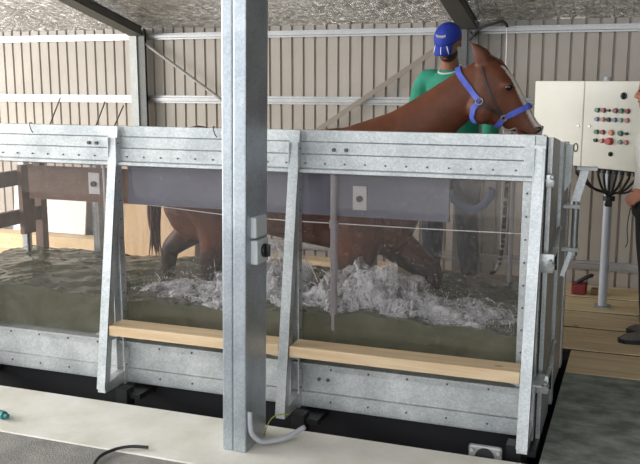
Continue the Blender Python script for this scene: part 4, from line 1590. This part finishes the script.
us = [.131, .185, .236, .289, .339, .392]
for u, m, r in zip(us, ('green', 'darkred', 'blackmetal', 'darkred', 'green', 'darkred'), (.019, .019, .010, .019, .019, .019)):
    button(u, 1.485, r, m)
for u, m, r in zip(us, ('greyblue', 'pink', 'blackmetal', 'greyblue', 'palegreen', 'pink'), (.017,) * 6):
    button(u, 1.420, r, m)
for u, m, r in ((.134, 'green', .018), (.189, 'darkred', .018), (.265, 'amber', .020), (.344, 'green', .020), (.397, 'blackmetal', .011)):
    button(u, 1.329, r, m)
for u, m, r in ((.131, 'blackmetal', .015), (.187, 'pink', .016), (.343, 'palegreen', .017), (.395, 'pink', .017)):
    button(u, 1.268, r, m)
button(.256, 1.268, .027, 'red', .032)
for u, z, r in ((.351, 1.589, .025), (.267, 1.177, .017)):
    bm = B(); cyl(bm, (u, .008, z), (u, .016, z), r, 20); k_ = cpart('rotary_switch', bm, M['blackmetal'], d2, True)
    bm = B(); box(bm, u - .006, u + .006, .014, .030, z - r * .8, z + r * .8, .003); cpart('handle', bm, M['blackmetal'], k_)
bm = B(); cyl(bm, (.13, -.08, zt - .002), (.13, -.08, zt + .03), .026, 14); cyl(bm, (.13, -.08, zt), (.13, -.08, zt + .010), .034, 6); cpart('top_gland', bm, M['pvc'], cab, True)
gx = [-.08, -.02, .12, .17, .22, .275, .33, .385, .44, .50]
for u in gx:
    bm = B(); cyl(bm, (u, -.05, zb - .035), (u, -.05, zb + .002), .016, 12); cyl(bm, (u, -.05, zb - .012), (u, -.05, zb), .022, 6); cpart('cable_gland', bm, M['blackmetal'], cab, True)
# pole
PX = V((.205, 2.80, 0))
bm = B(); cyl(bm, (PX.x, PX.y, ZF + .01), (PX.x, PX.y, zb + .01), .033, 18); pole = link('pole', bm, M['pole_pale'], cab, smooth=True)
bm = B(); box(bm, PX.x - .06, PX.x + .06, PX.y - .06, PX.y + .06, ZF, ZF + .012, .003); link('foot_plate', bm, M['galv_dull'], cab)
for i, u in enumerate(gx):
    s0 = CO + D * u + N * -.05 + V((0, 0, zb - .03))
    e0 = V((PX.x - .015 + .004 * i, PX.y - .045, .85 - .004 * (i % 3)))
    m0 = s0.lerp(e0, .45) + V((0, 0, -.045 - .01 * (i % 2)))
    e1 = e0 + V((.004 if i > 4 else -.002, .008, -.09))
    bm = B(); tube(bm, smooth_path([s0, s0 + V((0, 0, -.03)), m0, e0, e1], 6), .009, 8)
    link('cable', bm, M['cable'], cab, smooth='all')
bm = B(); cyl(bm, (PX.x + .005, PX.y - .005, .795), (PX.x + .005, PX.y - .005, .83), .045, 14); link('cable_tie', bm, M['cable'], cab, smooth=True)

# tools on the deck by the wall
bag = thing('tool_bag', 'dark red tool bag with a black handle on the deck behind the tank corner', 'bag', (.01, 3.2, ZF))
bm = B(); box(bm, -.055, .065, 3.12, 3.27, ZF, ZF + .085, .015); link('bag_body', bm, M['toolred'], bag)
bm = B(); tube(bm, smooth_path([(-.02, 3.2, ZF + .08), (.03, 3.19, ZF + .12), (.09, 3.19, ZF + .155), (.11, 3.19, ZF + .15)]), .016, 8); link('handle', bm, M['black'], bag, smooth='all')
timber('timber_offcut', .10, .22, 3.16, 3.26, ZF, ZF + .045, M['deckdark'], 'small timber offcut lying beside the red tool bag', 'offcut')

print('built', len(bpy.data.objects))
